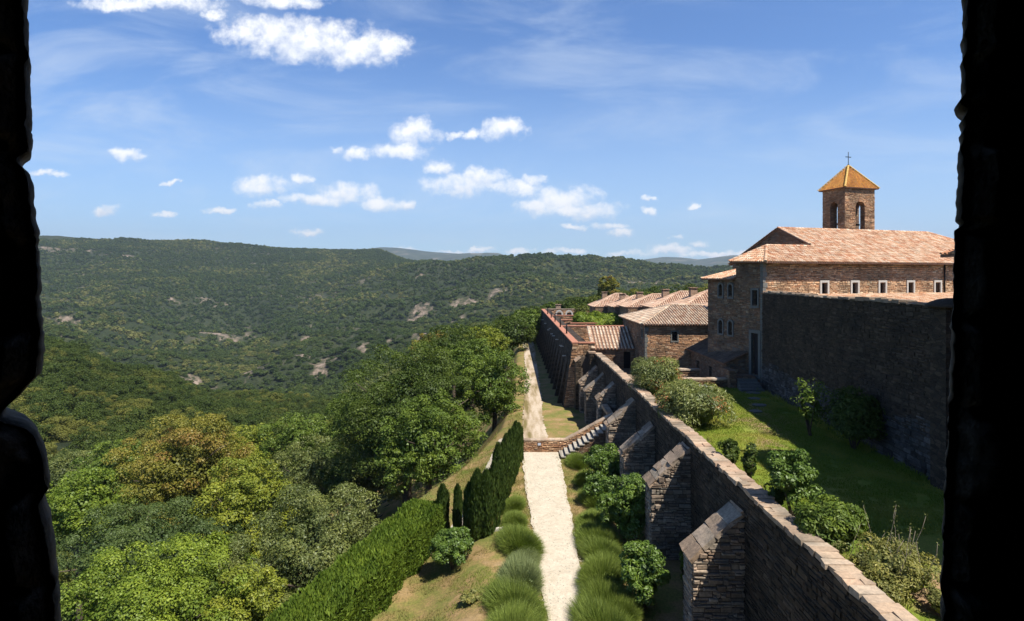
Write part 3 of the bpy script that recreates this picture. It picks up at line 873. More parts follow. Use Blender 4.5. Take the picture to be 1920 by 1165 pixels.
def trunk_mesh(name, h, r, crx, crz, seed, nb=7, mat=None):
    """trunk from 0 up to h with limbs into the crown centred at h"""
    g = random.Random(seed); m = MB()
    pts = []; x = y = 0
    for k in range(5):
        pts.append((x, y, h * k / 4 - .3)); x += g.uniform(-.12, .12) * r * 3; y += g.uniform(-.12, .12) * r * 3
    m.tube(pts, [r * 1.35, r, r * .88, r * .75, r * .6], 8)
    for k in range(nb):
        a = 2 * math.pi * (k + g.random() * .7) / nb; z0 = h * g.uniform(.55, .95); e = g.uniform(.1, .75)
        L = crx * g.uniform(.6, .85)
        p = [(x * z0 / h, y * z0 / h, z0)]
        for q in (.35, .7, 1):
            p.append((p[0][0] + math.cos(a) * L * q + g.uniform(-.2, .2), p[0][1] + math.sin(a) * L * q + g.uniform(-.2, .2), z0 + crz * e * q * (1.2 - .2 * q) + g.uniform(-.1, .1)))
        m.tube(p, [r * .5, r * .34, r * .2, r * .07], 6)
    return m

LF = {
 'bright': mat_leaf('bright_leaves', (0.104, 0.163, 0.016), (0.238, 0.301, 0.04), None),
 'yellow': mat_leaf('yellow_green_leaves', (0.149, 0.188, 0.02), (0.297, 0.314, 0.04), None),
 'brown': mat_leaf('browning_leaves', (0.164, 0.163, 0.024), (0.267, 0.238, 0.04), (0.215, 0.14, 0.045), cth=(.6, .95)),
 'dark': mat_leaf('dark_green_leaves', (0.046, 0.074, 0.013), (0.10, 0.138, 0.025), None),
 'olive': mat_leaf('grey_green_leaves', (0.0966, 0.125, 0.0297), (0.194, 0.214, 0.0639), None, gloss=.09),
 'teal': mat_leaf('bluish_green_leaves', (0.0594, 0.0941, 0.0265), (0.111, 0.151, 0.0424), None),
 'mid': mat_leaf('mid_green_leaves', (0.074, 0.12, 0.015), (0.165, 0.222, 0.037), None),
 'cyp': mat_leaf('cypress_sprays', (0.033, 0.062, 0.014), (0.085, 0.126, 0.028), (0.0935, 0.0735, 0.0281), gloss=.03, cth=(.7, 1)),
 'hedge': mat_leaf('hedge_sprays', (0.0743, 0.125, 0.016), (0.156, 0.22, 0.0293), None, gloss=.03),
 'box': mat_leaf('glossy_shrub_leaves', (0.0668, 0.125, 0.0127), (0.149, 0.225, 0.0318), None, gloss=.12),
 'shade': mat_leaf('shade_shrub_leaves', (0.0891, 0.138, 0.016), (0.178, 0.225, 0.04), None),
 'oleander': mat_leaf('oleander_leaves', (0.104, 0.138, 0.0265), (0.253, 0.264, 0.0849), (0.446, 0.163, 0.0744), gloss=.12, cth=(.93, 1)),
 'lav': mat_leaf('lavender_stems', (0.13, 0.185, 0.032), (0.235, 0.29, 0.065), None, gloss=.04),
 'silver': mat_leaf('silvery_lavender_stems', (0.164, 0.207, 0.0794), (0.283, 0.326, 0.148), None, gloss=.05),
 'weed': mat_leaf('weed_leaves', (0.164, 0.175, 0.0424), (0.312, 0.288, 0.0955), None),
 'white': mat_leaf('white_blossom', (.6, .6, .55), (.8, .8, .75), None),
 'farA': mat_leaf('woodland_leaves', (0.033, 0.0588, 0.014), (0.0935, 0.122, 0.0281), (0.132, 0.142, 0.0393), inst=True, gloss=.03, cth=(.8, 1)),
 'farB': mat_leaf('hillside_leaves', (0.0422, 0.0717, 0.0185), (0.106, 0.138, 0.0402), (0.152, 0.161, 0.0618), inst=True, gloss=.02, cth=(.75, 1)),
}

# ---- trees close by, one object each
species = {}
def tree(px, py_top, py_bot, halfw, D, kind, label, seed, cat='tree', group='trees below the garden', ls=.34, dens=1.0, zr=None, name='broadleaf_tree', br=.215):
    """crown spans py_top..py_bot of the photo at distance D"""
    zt = H - (py_top - 520) / F * D; zb = H - (py_bot - 520) / F * D
    rz = (zt - zb) / 2; cz = (zt + zb) / 2; rx = halfw / F * D; cx = (px - 960) / F * D
    gz = float(ground_h(cx, D))
    if gz > zb - .5: gz = zb - 1.0
    root = thing(name, (cx, D, gz), label, cat, group)
    R0 = (rx * rx * rz) ** (1 / 3)
    area = R0 * R0 * 12
    ls = ls * .66
    nl = int(min(90000, max(9000, area / (ls * ls) * 2.4 * dens)))
    drp = {'dark': .6, 'olive': .5, 'teal': .8}.get(kind, .1)
    me = crown_mesh('crown', LF[kind], rx, rx, rz, int(120 + R0 * 10), R0 * .135, nl, ls, seed, .5 if kind in ('dark', 'olive', 'teal') else .68, .3, drp, lobes=int(11 + R0 * .8), flat=.85, lump=.5, fill=.3, tint_top=.15 if kind == 'brown' else 0)
    o = bpy.data.objects.new('crown', me); COL.objects.link(o); o.parent = root; o.location = (0, 0, cz - gz)
    m = trunk_mesh('trunk', cz - gz, .12 + R0 * .045, rx, rz, seed)
    me = m.build('trunk', M['bark'], None)
    me.parent = root
    return root

TREES = [
 (345, 782, 985, 118, 66, 'brown', 'large tree with rusty brown and olive leaves standing above the bright trees', .30, 1),
 (458, 860, 1090, 92, 57, 'yellow', 'yellow-green tree touching the right flank of the rusty brown tree', .30, 1),
 (150, 880, 1030, 92, 60, 'bright', 'light green tree at the left edge, below the rusty brown tree', .30, 1),
 (255, 960, 1110, 160, 50, 'teal', 'wide bluish green tree between the rusty brown tree and the bright tree in front', .26, 1),
 (270, 1035, 1290, 185, 37, 'bright', 'broad bright green tree filling the bottom left corner', .22, 1.1),
 (470, 1075, 1290, 90, 38, 'yellow', 'yellow-green crown at the bottom, right of the broad bright tree', .22, 1),
 (590, 925, 1200, 165, 45, 'olive', 'large grey-green tree directly behind the clipped hedge', .26, 1.1),
 (600, 820, 960, 85, 66, 'olive', 'grey-green tree rising behind the large grey-green one', .30, 1),
 (765, 645, 930, 140, 60, 'dark', 'big dark feathery tree, the tallest left of the lane', .30, 1.1),
 (805, 738, 942, 92, 51, 'mid', 'round dense green tree in front of the big dark feathery tree', .26, 1.1),
 (925, 655, 815, 66, 64, 'mid', 'green tree overhanging the lane beside the great wall', .30, 1),
 (700, 800, 960, 75, 62, 'olive', 'grey-green tree at the left foot of the big dark tree', .30, 1),
 (850, 610, 700, 62, 92, 'dark', 'dark tree behind the big feathery tree', .38, 1),
 (905, 612, 690, 50, 98, 'yellow', 'yellowish tree crown halfway to the far end of the lane', .38, 1),
 (960, 592, 665, 46, 112, 'dark', 'dark tree near the far end of the lane', .42, 1),
 (990, 583, 640, 38, 126, 'mid', 'green tree at the far end of the lane, by the corner of the great wall', .42, 1),
 (885, 640, 730, 60, 82, 'mid', 'green tree between the lane and the yellowish crown', .34, 1),
 (1141, 517, 572, 21, 150, 'brown', 'lone brownish tree standing above the cell roofs', .4, 1),
 (560, 770, 900, 70, 84, 'mid', 'mid green tree in the slope behind the grey-green trees', .34, 1),
 (660, 740, 860, 62, 78, 'mid', 'mid green tree left of the big dark feathery tree', .34, 1),
 (470, 800, 900, 60, 92, 'yellow', 'pale green tree right of the top of the rusty brown tree', .36, 1),
 (210, 830, 930, 65, 84, 'mid', 'mid green tree left of the top of the rusty brown tree', .36, 1),
 (120, 850, 930, 60, 90, 'olive', 'grey-green tree at the left stone jamb, above the light green tree', .36, 1),
 (730, 690, 800, 60, 88, 'olive', 'grey-green tree looking over the left shoulder of the big dark tree', .36, 1),
 (640, 860, 960, 50, 60, 'dark', 'dark tree in the gap between two grey-green trees', .3, 1),
 (400, 1010, 1130, 70, 50, 'mid', 'green tree between the bluish tree and the large grey-green tree', .28, 1),
 (815, 622, 690, 45, 105, 'brown', 'small olive-brown tree behind the shoulder of the big dark tree', .4, 1),
]
for k, (px, pt, pb, hw, D, kind, lab, ls, de) in enumerate(TREES):
    tree(px, pt, pb, hw, D, kind, lab, 100 + k, ls=ls, dens=de, group='trees on the slope' if 'cell roofs' not in lab else None)
# row of trees along the crest behind the far wall
for k, (px, pt, pb, hw, D, kind) in enumerate([(1010, 574, 610, 26, 150, 'dark'), (1040, 566, 600, 24, 160, 'mid'), (1068, 563, 596, 22, 158, 'yellow'), (1095, 560, 594, 22, 165, 'mid'), (1120, 556, 590, 24, 160, 'dark'), (1170, 556, 585, 24, 165, 'dark'), (1205, 552, 580, 22, 170, 'mid'), (1010, 590, 640, 22, 133, 'dark')]):
    L = ['dark round tree beyond the left corner of the far wall', 'green tree beyond the far wall, by its brick chimney', 'yellow-green tree beyond the far wall, right of its chimney', 'green tree beyond the far wall, nearing the cell roofs', 'dark tree just left of the lone brownish tree', 'dark tree right of the lone brownish tree', 'green tree peeping above the cell roofs', 'dark low tree at the foot of the far wall corner'][k]
    tree(px, pt, pb, hw, D, kind, L, 300 + k, ls=.45, group='trees beyond the far wall')

def shrub(name, cat, label, c, rx, ry, rz, kind, nl, ls, seed, group=None, trunk=0, asp=.45, nb=40, br=None, up=.35, droop=0, tints=(0, 1), fill=.35, lobes=0):
    """leafy shrub; c = centre of the foliage, trunk = height of bare stems"""
    root = thing(name, (c[0], c[1], c[2] - rz - trunk), label, cat, group)
    me = crown_mesh('foliage', LF[kind], rx, ry, rz, nb, br or min(rx, ry, rz) * .42, nl, ls, seed, asp, up, droop, tints=tints, fill=fill, lobes=lobes)
    o = bpy.data.objects.new('foliage', me); COL.objects.link(o); o.parent = root; o.location = (0, 0, rz + trunk)
    m = MB(); g = random.Random(seed)
    for k in range(5):
        a = g.uniform(0, 6.28); 
        m.tube([(g.uniform(-.08, .08), g.uniform(-.08, .08), -.1), (math.cos(a) * rx * .25, math.sin(a) * ry * .25, (trunk + rz) * .5), (math.cos(a) * rx * .6, math.sin(a) * ry * .6, trunk + rz * 1.2)], [.05, .035, .015], 5)
    s = m.build('stem', M['bark']); s.parent = root
    return root

# oleanders on the lawn side
shrub('oleander', 'shrub', 'tall oleander with a few red blooms, the farther of two by the rampart coping', (10.5, 42.5, 6.6), 1.9, 1.9, 1.7, 'oleander', 11000, .2, 1, 'oleanders along the rampart', asp=.24, nb=60)
shrub('oleander', 'shrub', 'large grey-green oleander beside the lit lawn, nearer of two by the rampart coping', (10.75, 35.0, 6.25), 1.95, 2.2, 1.6, 'oleander', 15000, .2, 2, 'oleanders along the rampart', asp=.24, nb=70)
shrub('shrub', 'shrub', 'small low green bush at the left end of the low garden wall', (15.0, 43.6, 5.5), .8, .5, .3, 'mid', 1200, .12, 3)
shrub('flowering_shrub', 'shrub', 'white flowering bush in front of the low garden wall', (14.2, 43.2, 5.6), .95, .9, .45, 'white', 2600, .12, 4, nb=30)
shrub('young_shrub', 'shrub', 'open dark green shrub with two stems, between the oleander and the small tree', (9.95, 26.6, 6.1), .5, .5, .9, 'dark', 1000, .14, 5, nb=16, fill=.8)
shrub('young_shrub', 'shrub', 'narrow leafy shrub beside the open dark shrub at the coping', (10.2, 25.2, 6.0), .42, .42, .8, 'dark', 850, .14, 6, nb=14, fill=.8)
shrub('small_tree', 'tree', 'small round-headed evergreen standing on the lawn edge at the shadow line', (10.15, 21.2, 6.7), .78, .72, 1.0, 'box', 4600, .12, 7, trunk=.45, nb=60, br=.22, lobes=8, asp=.5)
shrub('young_shrub', 'shrub', 'thin low shrub at the left foot of the small round-headed evergreen', (9.75, 21.6, 5.9), .45, .4, .6, 'dark', 500, .13, 8, nb=10, fill=.9)
shrub('laurel_bush', 'shrub', 'dense bright green rounded bush right behind the coping', (10.2, 18.7, 6.0), 1.05, 1.0, .85, 'mid', 9000, .13, 9, asp=.4, nb=50)
shrub('shrub', 'shrub', 'large dark bush standing in the shade against the dark court wall', (17.55, 30.0, 6.7), 1.35, 1.8, 1.5, 'dark', 8000, .16, 10, nb=60, fill=.6, trunk=.1)
shrub('young_tree', 'tree', 'thin sunlit sapling at the left side of the dark bush by the court wall', (16.0, 31.5, 7.15), .9, .9, 1.45, 'mid', 750, .15, 16, nb=26, fill=.9, trunk=.1, br=.3, lobes=9)
# weedy broom bush with bare twigs
root = shrub('weedy_bush', 'shrub', 'wispy overgrown bush with long bare twigs sticking up beside the coping', (10.75, 16.6, 5.75), 1.35, 1.5, .65, 'weed', 9000, .085, 12, asp=.35, nb=60, fill=.7)
m = MB(); g = random.Random(5)
lv = []
for k in range(26):
    a = g.uniform(-.3, 2.6); x, y = g.uniform(-.6, 1.2), g.uniform(-.8, 1.3); L = g.uniform(.8, 1.9)
    p = [Vector((x, y, .2))]
    for q in range(5):
        p.append(p[-1] + Vector((math.cos(a) * .09 + g.uniform(-.07, .07), math.sin(a) * .06 + g.uniform(-.06, .06), L / 5)))
        a += g.uniform(-.5, .5)
        if q > 0:
            for z in range(5): lv.append(p[-1] + Vector((g.uniform(-.07, .07), g.uniform(-.07, .07), g.uniform(-.12, .12))))
    m.tube(p, [.012, .011, .009, .007, .006, .004], 4)
M['twig'] = mat_plain('dry_twigs', (.30, .25, .19), .9, .2, 5, .1)
o = m.build('twig', M['twig']); o.parent = root
P = np.array(lv); gg_ = np.random.default_rng(3); N = unit(gg_.normal(size=P.shape)); T = unit(np.cross(N, gg_.normal(size=P.shape)))
v, f = leaf_quads(P, N, T, np.full(len(P), .07), np.full(len(P), .035))
o = bpy.data.objects.new('twig_leaves', np_mesh('twig_leaves', v, f, [LF['weed']])); COL.objects.link(o); o.parent = root
shrub('weedy_bush', 'shrub', 'low patch of weeds at the bottom right by the dark jamb', (11.3, 15.2, 5.5), .6, .7, .35, 'weed', 2600, .08, 13, asp=.35, nb=30, fill=.7)
shrub('weedy_bush', 'shrub', 'sparse pale weeds between the twiggy bush and the dense bright bush', (10.3, 17.3, 5.45), .7, .7, .3, 'weed', 1800, .08, 14, asp=.35, nb=24, fill=.7)

# shrubs on the path side, between the buttresses
def pshrub(px, pyb, D, w, h, kind, nl, label, seed, ls=.15, grp='shrubs at the foot of the rampart', **k):
    x = (px - 960) / F * D; r = w / 2 / F * D
    z0 = float(near_h(x, D)) if x < 9 else LZ
    hz = h
    if nl > 2000: k.setdefault('lobes', 9); k['nb'] = 90; k['br'] = r * .24
    return shrub('shrub', 'shrub', label, (x, D, z0 + hz / 2), r * 1.05, r * 1.05, hz / 2, kind, nl, ls * .9, seed, grp, **k)
pshrub(1138, 900, 38.5, 76, 2.9, 'box', 6500, 'leafy green shrub at the foot of the stone steps', 21)
pshrub(1172, 950, 31.5, 100, 3.3, 'box', 12000, 'big glossy dark green shrub between the second and third buttress', 22)
pshrub(1120, 940, 36, 50, 1.9, 'box', 2500, 'small green shrub left of the big glossy shrub', 23)
pshrub(1208, 1100, 25.0, 80, 2.6, 'box', 6500, 'bright leafy shrub beside the nearest buttress', 24, nb=34, fill=.5)
pshrub(1283, 985, 25.5, 20, 3.2, 'mid', 350, 'thin sprig of leaves in the shade between the two nearest buttresses', 25, nb=8, fill=.9)
pshrub(1108, 845, 43.5, 30, 1.1, 'dark', 1200, 'small dark shrub against the side of the stone steps', 26)
pshrub(735, 1160, 24.0, 50, .9, 'bright', 900, 'small light green sapling on the dry grass by the hedge', 27, nb=12, fill=.9)
pshrub(880, 1150, 25.5, 36, .5, 'weed', 700, 'low yellowish weed clump on the dry grass', 28, nb=12)
# round box shrub on the grass
p = hit(848, 1072, garden_h)
shrub('clipped_shrub', 'shrub', 'round clipped glossy shrub standing alone on the dry grass', (p.x, p.y + .3, p.z + 1.05), 1.05, 1.05, .98, 'box', 9000, .12, 31, nb=60, fill=.15, br=.3)

# big bushy mass behind the near cell garden walls
shrub('bamboo_thicket', 'shrub', 'bright green bushy thicket between the garden walls and the cell roofs', (14.8, 98, 6.3), 5.2, 5.5, 1.9, 'bright', 15000, .42, 33, nb=90, br=.9, asp=.3, up=.15)

# ---- lavender
def lavender_mesh(kind, seed, r, h):
    g = np.random.default_rng(seed); n = 8500
    th = g.random(n) * 2 * np.pi; el = np.arcsin(g.random(n) ** .8)
    d = np.stack([np.cos(th) * np.cos(el), np.sin(th) * np.cos(el), np.sin(el)], 1)
    T = unit(d * np.array([1, 1, 1.1]) + np.array([0, 0, .25]) + g.normal(size=(n, 3)) * .12)
    base = d * np.array([r * .55, r * .55, h * .35]); L = (.38 + .3 * g.random(n)) * r * np.interp(el, [0, 1.5], [1.0, 1.0])
    hscale = np.array([1, 1, h / r * 1.2])
    P = base + T * hscale * (L * .5)[:, None]
    N = unit(np.cross(T, g.normal(size=(n, 3))))
    v, f = leaf_quads(P, N, T, L * 1.15, np.full(n, .013))
    c = crown_mesh('tmp', LF[kind], r * .78, r * .78, h * .72, 24, r * .3, 1600, .13, seed, .3, .2)
    cv = np.empty(len(c.vertices) * 3, dtype=np.float32); c.vertices.foreach_get('co', cv); cv = cv.reshape(-1, 3); cv[:, 2] = np.abs(cv[:, 2])
    bpy.data.meshes.remove(c)
    f2 = np.arange(len(cv)).reshape(-1, 4)
    tint = np.concatenate([np.repeat(.35 + .4 * g.random(n), 4), np.full(len(cv), .2)])
    return np_mesh('lavender_plant', np.concatenate([v, cv]), np.concatenate([f, f2 + len(v)]), [LF[kind]], None, False, {'tint': tint})
LM = {(k, s): lavender_mesh(k, 50 + s, 1.0, [.72, .62, .8, .68, .75][s]) for k in ('lav', 'silver') for s in range(5)}
def lavender(px, py, r, kind, label, k):
    p = hit(px, py, near_h)
    o = bpy.data.objects.new('lavender_plant', LM[(kind, (k * 2 + (px > 1060)) % 5)]); COL.objects.link(o)
    o.location = (p.x, p.y, p.z + .02); q_ = random.Random(k * 7 + int(px)); o.scale = (r * q_.uniform(.92, 1.15), r * q_.uniform(1.6, 2.1), r * q_.uniform(.95, 1.2)); o.rotation_euler = (0, 0, (k % 3 - 1) * .35 + 3.14 * (k % 2))
    tagit(o, label, 'lavender', 'lavender mounds along the path')
LL = [(972, 955, .72, 'lav'), (975, 985, .7, 'lav'), (984, 1028, .98, 'lav'), (992, 1062, .75, 'silver'), (986, 1098, 1.02, 'silver'), (975, 1145, 1.08, 'lav'), (970, 1200, 1.12, 'lav'), (990, 1250, 1.1, 'lav')]
LN = ['small farthest mound left of the path, next to the tall cypresses', 'second farthest mound left of the path', 'large green mound left of the path where the low stone edging ends', 'small silvery mound left of the path', 'large silvery-green mound left of the path, nearer than the small silvery one', 'large green mound at the bottom left of the path', 'second nearest mound left of the path, at the picture edge', 'nearest mound left of the path, below the picture edge']
for k, (a, b, r, kd) in enumerate(LL): lavender(a - 10, b, r, kd, 'lavender, ' + LN[k], k)
RL = [(1068, 872, .85), (1098, 868, .8), (1086, 905, .8), (1108, 918, .85), (1104, 948, .95), (1098, 985, .85), (1106, 1020, 1.05), (1118, 1052, .95), (1116, 1090, 1.1), (1122, 1140, 1.12), (1124, 1195, 1.15), (1150, 1160, .8)]
RN = ['farthest mound right of the path, at the bottom of the stone steps', 'mound right of the path touching the small dark shrub by the steps', 'third mound right of the path from the steps, set close to the gravel', 'bright mound against the leafy shrub right of the path', 'mound right of the path level with the third buttress', 'smaller mound right of the path with soil showing beside it', 'large mound right of the path beside the big glossy shrub', 'mound tucked behind the large one, nearer the rampart', 'large mound right of the path level with the second buttress', 'large mound right of the path spilling onto the gravel', 'nearest mound right of the path, cut by the lower edge of the picture', 'mound between the nearest mounds and the bright leafy shrub']
for k, (a, b, r) in enumerate(RL): lavender(a + 14, b, r, 'lav', 'lavender, ' + RN[k], k + 1)

# a low ragged fringe joining the mounds
# ---- clipped hedge
def spray_box(name, kind, A, B, wid, h, n, ls, seed, zfun):
    g = np.random.default_rng(seed); A = np.array(A); B = np.array(B); L = np.linalg.norm(B - A); U = (B - A) / L; S = np.array([U[1], -U[0]])
    a, b, c = g.random(n), g.random(n), g.random(n)
    face = g.choice(5, n, p=[.34, .22, .3, .07, .07])   # right, left, top, ends
    s = a * L; w = (b - .5) * wid; z = c * h
    nx = np.zeros((n, 3))
    bul = 1 + .10 * np.sin(s * 1.7) + .08 * np.sin(s * 3.9 + 1)
    w = np.where(face == 0, wid / 2 * bul, np.where(face == 1, -wid / 2 * bul, w)); z = np.where(face == 2, h * (1 + .04 * np.sin(s * 2.3)), z)
    w = w - np.where(face == 0, .12 * (z / h) ** 4, 0)
    s = np.where(face == 3, 0, np.where(face == 4, L, s))
    N = np.zeros((n, 3)); Sv = np.array([S[0], S[1], 0]); Uv = np.array([U[0], U[1], 0])
    N[face == 0] = Sv; N[face == 1] = -Sv; N[face == 2] = (0, 0, 1); N[face == 3] = -Uv; N[face == 4] = Uv
    xy = A + U * s[:, None] + S * w[:, None]
    P = np.column_stack([xy, zfun(xy[:, 0], xy[:, 1]) + z]) + N * (g.normal(size=n) * .06)[:, None]
    T = unit(N * .55 + np.array([0, 0, .8]) + g.normal(size=(n, 3)) * .4)
    Nn = unit(N + g.normal(size=(n, 3)) * .6); Nn = unit(Nn - T * (Nn * T).sum(1)[:, None])
    l = ls * (.6 + .9 * g.random(n))
    v, f = leaf_quads(P, Nn, T, l, l * .34)
    tint = np.repeat(np.clip(fbm(s * .8, z * 2 + w, seed, 3) + (g.random(n) - .5) * .3, 0, 1), 4)
    return np_mesh(name, v, f, [LF[kind]], None, False, {'tint': tint})
HA, HB = (-9.2, 19.5), (-4.9, 34.6)
root = thing('hedge', (-6.8, 27, float(near_h(-6.8, 27))), 'long clipped conifer hedge running down the left side of the dry grass', 'hedge')
me = spray_box('foliage', 'hedge', HA, HB, 2.1, 2.05, 60000, .2, 5, near_h); link_mesh('foliage', me, root)
m = MB()
d = (Vector((*HB, 0)) - Vector((*HA, 0))).normalized(); sd_ = Vector((d.y, -d.x, 0))
for k in range(18):
    q = Vector((*HA, 0)) + d * (15.4 * k / 18 + .4); z = float(near_h(q.x, q.y)); m.tube([(q.x, q.y, z - .1), (q.x, q.y, z + 1.6)], .05, 5)
m.build('stem', M['bark'], root)
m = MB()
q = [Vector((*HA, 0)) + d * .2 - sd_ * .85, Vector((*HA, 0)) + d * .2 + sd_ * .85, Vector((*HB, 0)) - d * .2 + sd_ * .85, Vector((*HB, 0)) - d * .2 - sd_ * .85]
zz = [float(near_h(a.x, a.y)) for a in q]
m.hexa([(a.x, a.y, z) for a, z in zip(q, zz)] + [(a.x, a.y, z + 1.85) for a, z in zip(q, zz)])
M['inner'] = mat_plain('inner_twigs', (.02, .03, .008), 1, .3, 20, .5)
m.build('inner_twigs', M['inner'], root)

# ---- cypresses
def cypress_mesh(r, h, seed):
    g = np.random.default_rng(seed); n = int(5200 * max(.6, h / 4))
    c = g.random(n); th = g.random(n) * 2 * np.pi
    prof = np.interp(c, [0, .06, .5, .85, 1], [.55, .92, 1, .8, .12]) * r * (1 + .16 * np.sin(th * 3 + seed) * np.sin(c * 9 + seed))
    rad = prof * (.75 + .3 * g.random(n))
    d = np.stack([np.cos(th), np.sin(th), 0 * th], 1)
    P = d * rad[:, None]; P[:, 2] = c * h + .1
    T = unit(d * .25 + np.array([0, 0, 1]) + g.normal(size=(n, 3)) * .18)
    N = unit(d + g.normal(size=(n, 3)) * .5); N = unit(N - T * (N * T).sum(1)[:, None])
    l = .26 * (.6 + .8 * g.random(n)); v, f = leaf_quads(P, N, T, l, l * .26)
    tint = np.repeat(np.clip(fbm(th * 1.5, c * 5, seed, 3) * .95 + (g.random(n) - .5) * .15, 0, 1), 4)
    return np_mesh('foliage', v, f, [LF['cyp']], None, False, {'tint': tint})
CY = [(830, 1008, 913, 13, 'slim cypress nearest the end of the hedge'), (858, 1006, 916, 9, 'thinnest cypress, standing alone beside the footpath'), (880, 1012, 905, 12, 'narrow cypress on the left side of the near cluster'),
      (895, 1010, 890, 17, 'broad dark cypress in the near cluster'), (912, 1004, 885, 17, 'cypress in the near cluster with a brown streak'), (926, 992, 868, 13, 'cypress at the right end of the near cluster'),
      (934, 968, 842, 15, 'first cypress of the tall row, behind the near cluster'), (942, 948, 830, 14, 'second cypress of the tall row'), (949, 930, 820, 13, 'third cypress of the tall row'), (956, 912, 812, 12, 'fourth cypress of the tall row'),
      (962, 895, 803, 12, 'fifth cypress of the tall row, beside the farthest lavender'), (967, 880, 798, 11, 'last cypress but one, almost at the cross wall'), (973, 868, 795, 10, 'farthest cypress, touching the left end of the cross wall')]
for k, (px, pb, pt, hw, lab) in enumerate(CY):
    p = hit(px, pb, near_h); D = p.y; h = (pb - pt) / F * D * (1 + .05 * math.sin(k * 2.4)); r = hw / F * D * (.82 if k > 5 else .95)
    root = thing('cypress', p, lab, 'cypress', 'cypresses along the garden path')
    o = bpy.data.objects.new('foliage', cypress_mesh(r, h, 70 + k)); COL.objects.link(o); o.parent = root
    m = MB(); m.tube([(0, 0, -.1), (0, 0, h * .5), (0, 0, h * .9)], [.07, .05, .015], 6); s = m.build('trunk', M['bark']); s.parent = root

# ---- short grass and weeds: uncountable
def tufts(name, n, xr, yr, ok, zf, lh, kind, label, seed, wd=.02):
    g = np.random.default_rng(seed); x = xr[0] + (xr[1] - xr[0]) * g.random(n); y = yr[0] + (yr[1] - yr[0]) * g.random(n)
    k = ok(x, y); x = x[k]; y = y[k]; n = len(x)
    l = lh * (.4 + .9 * g.random(n)); T = unit(np.column_stack([g.normal(size=(n, 2)) * .5, np.ones(n)]))
    P = np.column_stack([x, y, zf(x, y)]) + T * (l * .45)[:, None]
    N = unit(np.cross(T, g.normal(size=(n, 3))))
    v, f = leaf_quads(P, N, T, l, np.full(n, wd))
    tint = np.repeat(np.clip(fbm(x * .5, y * .5, seed, 3), 0, 1), 4)
    o = bpy.data.objects.new(name, np_mesh(name, v, f, [LF[kind]], None, False, {'tint': tint})); COL.objects.link(o)
    tagit(o, label, 'grass', kind='stuff')
LF['grassg'] = mat_leaf('green_grass_blades', (.13, .19, .018), (.24, .30, .04), (.32, .31, .07), gloss=.03)
LF['grassd'] = mat_leaf('dry_grass_blades', (.22, .19, .06), (.34, .27, .11), (.15, .20, .035), gloss=.02)
EDG = lambda x, y: ((x < np.interp(y, [20, 30, 40, 46], [1.5, 1.25, .9, .8])) | (x > 3.35)) & ((y < 46.5) | (x < .8))
tufts('grass', 70000, (-6, 6.2), (22, 46.5), lambda x, y: EDG(x, y) & (fbm(x * .55, y * .55, 12, 4) > .36), garden_h, .14, 'grassd', 'dry and green grass tufts on the garden terrace', 91)
tufts('grass', 26000, (-12, 1.0), (34, 60), lambda x, y: (fbm(x * .5, y * .5, 13, 4) > .42) & ~((np.abs(x - np.interp(y, [26, 34, 40, 46, 52], [-4.7, -3.4, -2.5, -1.5, -.9])) < .5)), garden_h, .2, 'grassd', 'rough dry grass on the bank above the footpath', 92, .03)
tufts('grass', 110000, (9.7, 19.2), (20, 47), lambda x, y: fbm(x * 1.4, y * 1.4, 15, 3) > .3, lambda x, y: LZ + (fbm(x * .6, y * .6, 14, 3) - .5) * .10, .10, 'grassg', 'short grass blades covering the lawn', 93, .022)
tufts('weeds', 9000, (17.0, 19.4), (25, 46), lambda x, y: (x > 18.0 + (y - 24.6) * .0796 - .9) & (x < 18.0 + (y - 24.6) * .0796 - .02) & (fbm(x * .9, y * .9, 17, 3) > .45), lambda x, y: LZ + 0 * x, .34, 'grassg', 'taller weeds along the foot of the dark court wall', 94, .03)
tufts('weeds', 7000, (9.5, 10.6), (13, 44), lambda x, y: fbm(x * .9, y * .7, 18, 3) > .5, lambda x, y: LZ + 0 * x, .3, 'weed', 'weeds growing along the inner side of the coping', 95, .022)
tufts('weeds', 6500, (.6, 4.2), (20, 46.4), lambda x, y: (np.abs(x - np.interp(y, [20, 24, 30, 34, 40, 46.7], [1.45, 1.45, 1.2, 1.1, .85, .75])) < .16) | (np.abs(x - np.interp(y, [20, 24, 30, 34, 40, 46.7], [3.3, 3.15, 3.3, 3.45, 3.6, 3.7])) < .16), lambda x, y: garden_h(x, y) + .04, .12, 'grassd', 'ragged grass fringe along both edges of the gravel path', 96, .02)
# loose stones on the path and the lane
def pebbles(name, n, xr, yr, zf, size, cols, label, seed):
    g = np.random.default_rng(seed); x = xr[0] + (xr[1] - xr[0]) * g.random(n); y = yr[0] + (yr[1] - yr[0]) * g.random(n)
    s = size * (.4 + 1.1 * g.random(n) ** 2)[:, None]; a = g.random(n) * 6.28
    U = np.column_stack([np.cos(a), np.sin(a), 0 * a]) * s; W = np.column_stack([-np.sin(a), np.cos(a), 0 * a]) * s * (.5 + .5 * g.random((n, 1)))
    P = np.column_stack([x, y, zf(x, y)]); Z = np.array([0, 0, 1.0]) * s * .45
    v = np.stack([P - U - W, P + U - W, P + U + W, P - U + W, P - U * .6 - W * .6 + Z, P + U * .6 - W * .6 + Z, P + U * .6 + W * .6 + Z, P - U * .6 + W * .6 + Z], 1).reshape(-1, 3)
    b = (np.arange(n) * 8)[:, None]
    f = np.concatenate([b + np.array(q) for q in ([4, 5, 6, 7], [0, 1, 5, 4], [1, 2, 6, 5], [2, 3, 7, 6], [3, 0, 4, 7])])
    o = bpy.data.objects.new(name, np_mesh(name, v, f, [mat_stonepiece(name + '_stone', cols)])); COL.objects.link(o)
    tagit(o, label, 'gravel', kind='stuff')
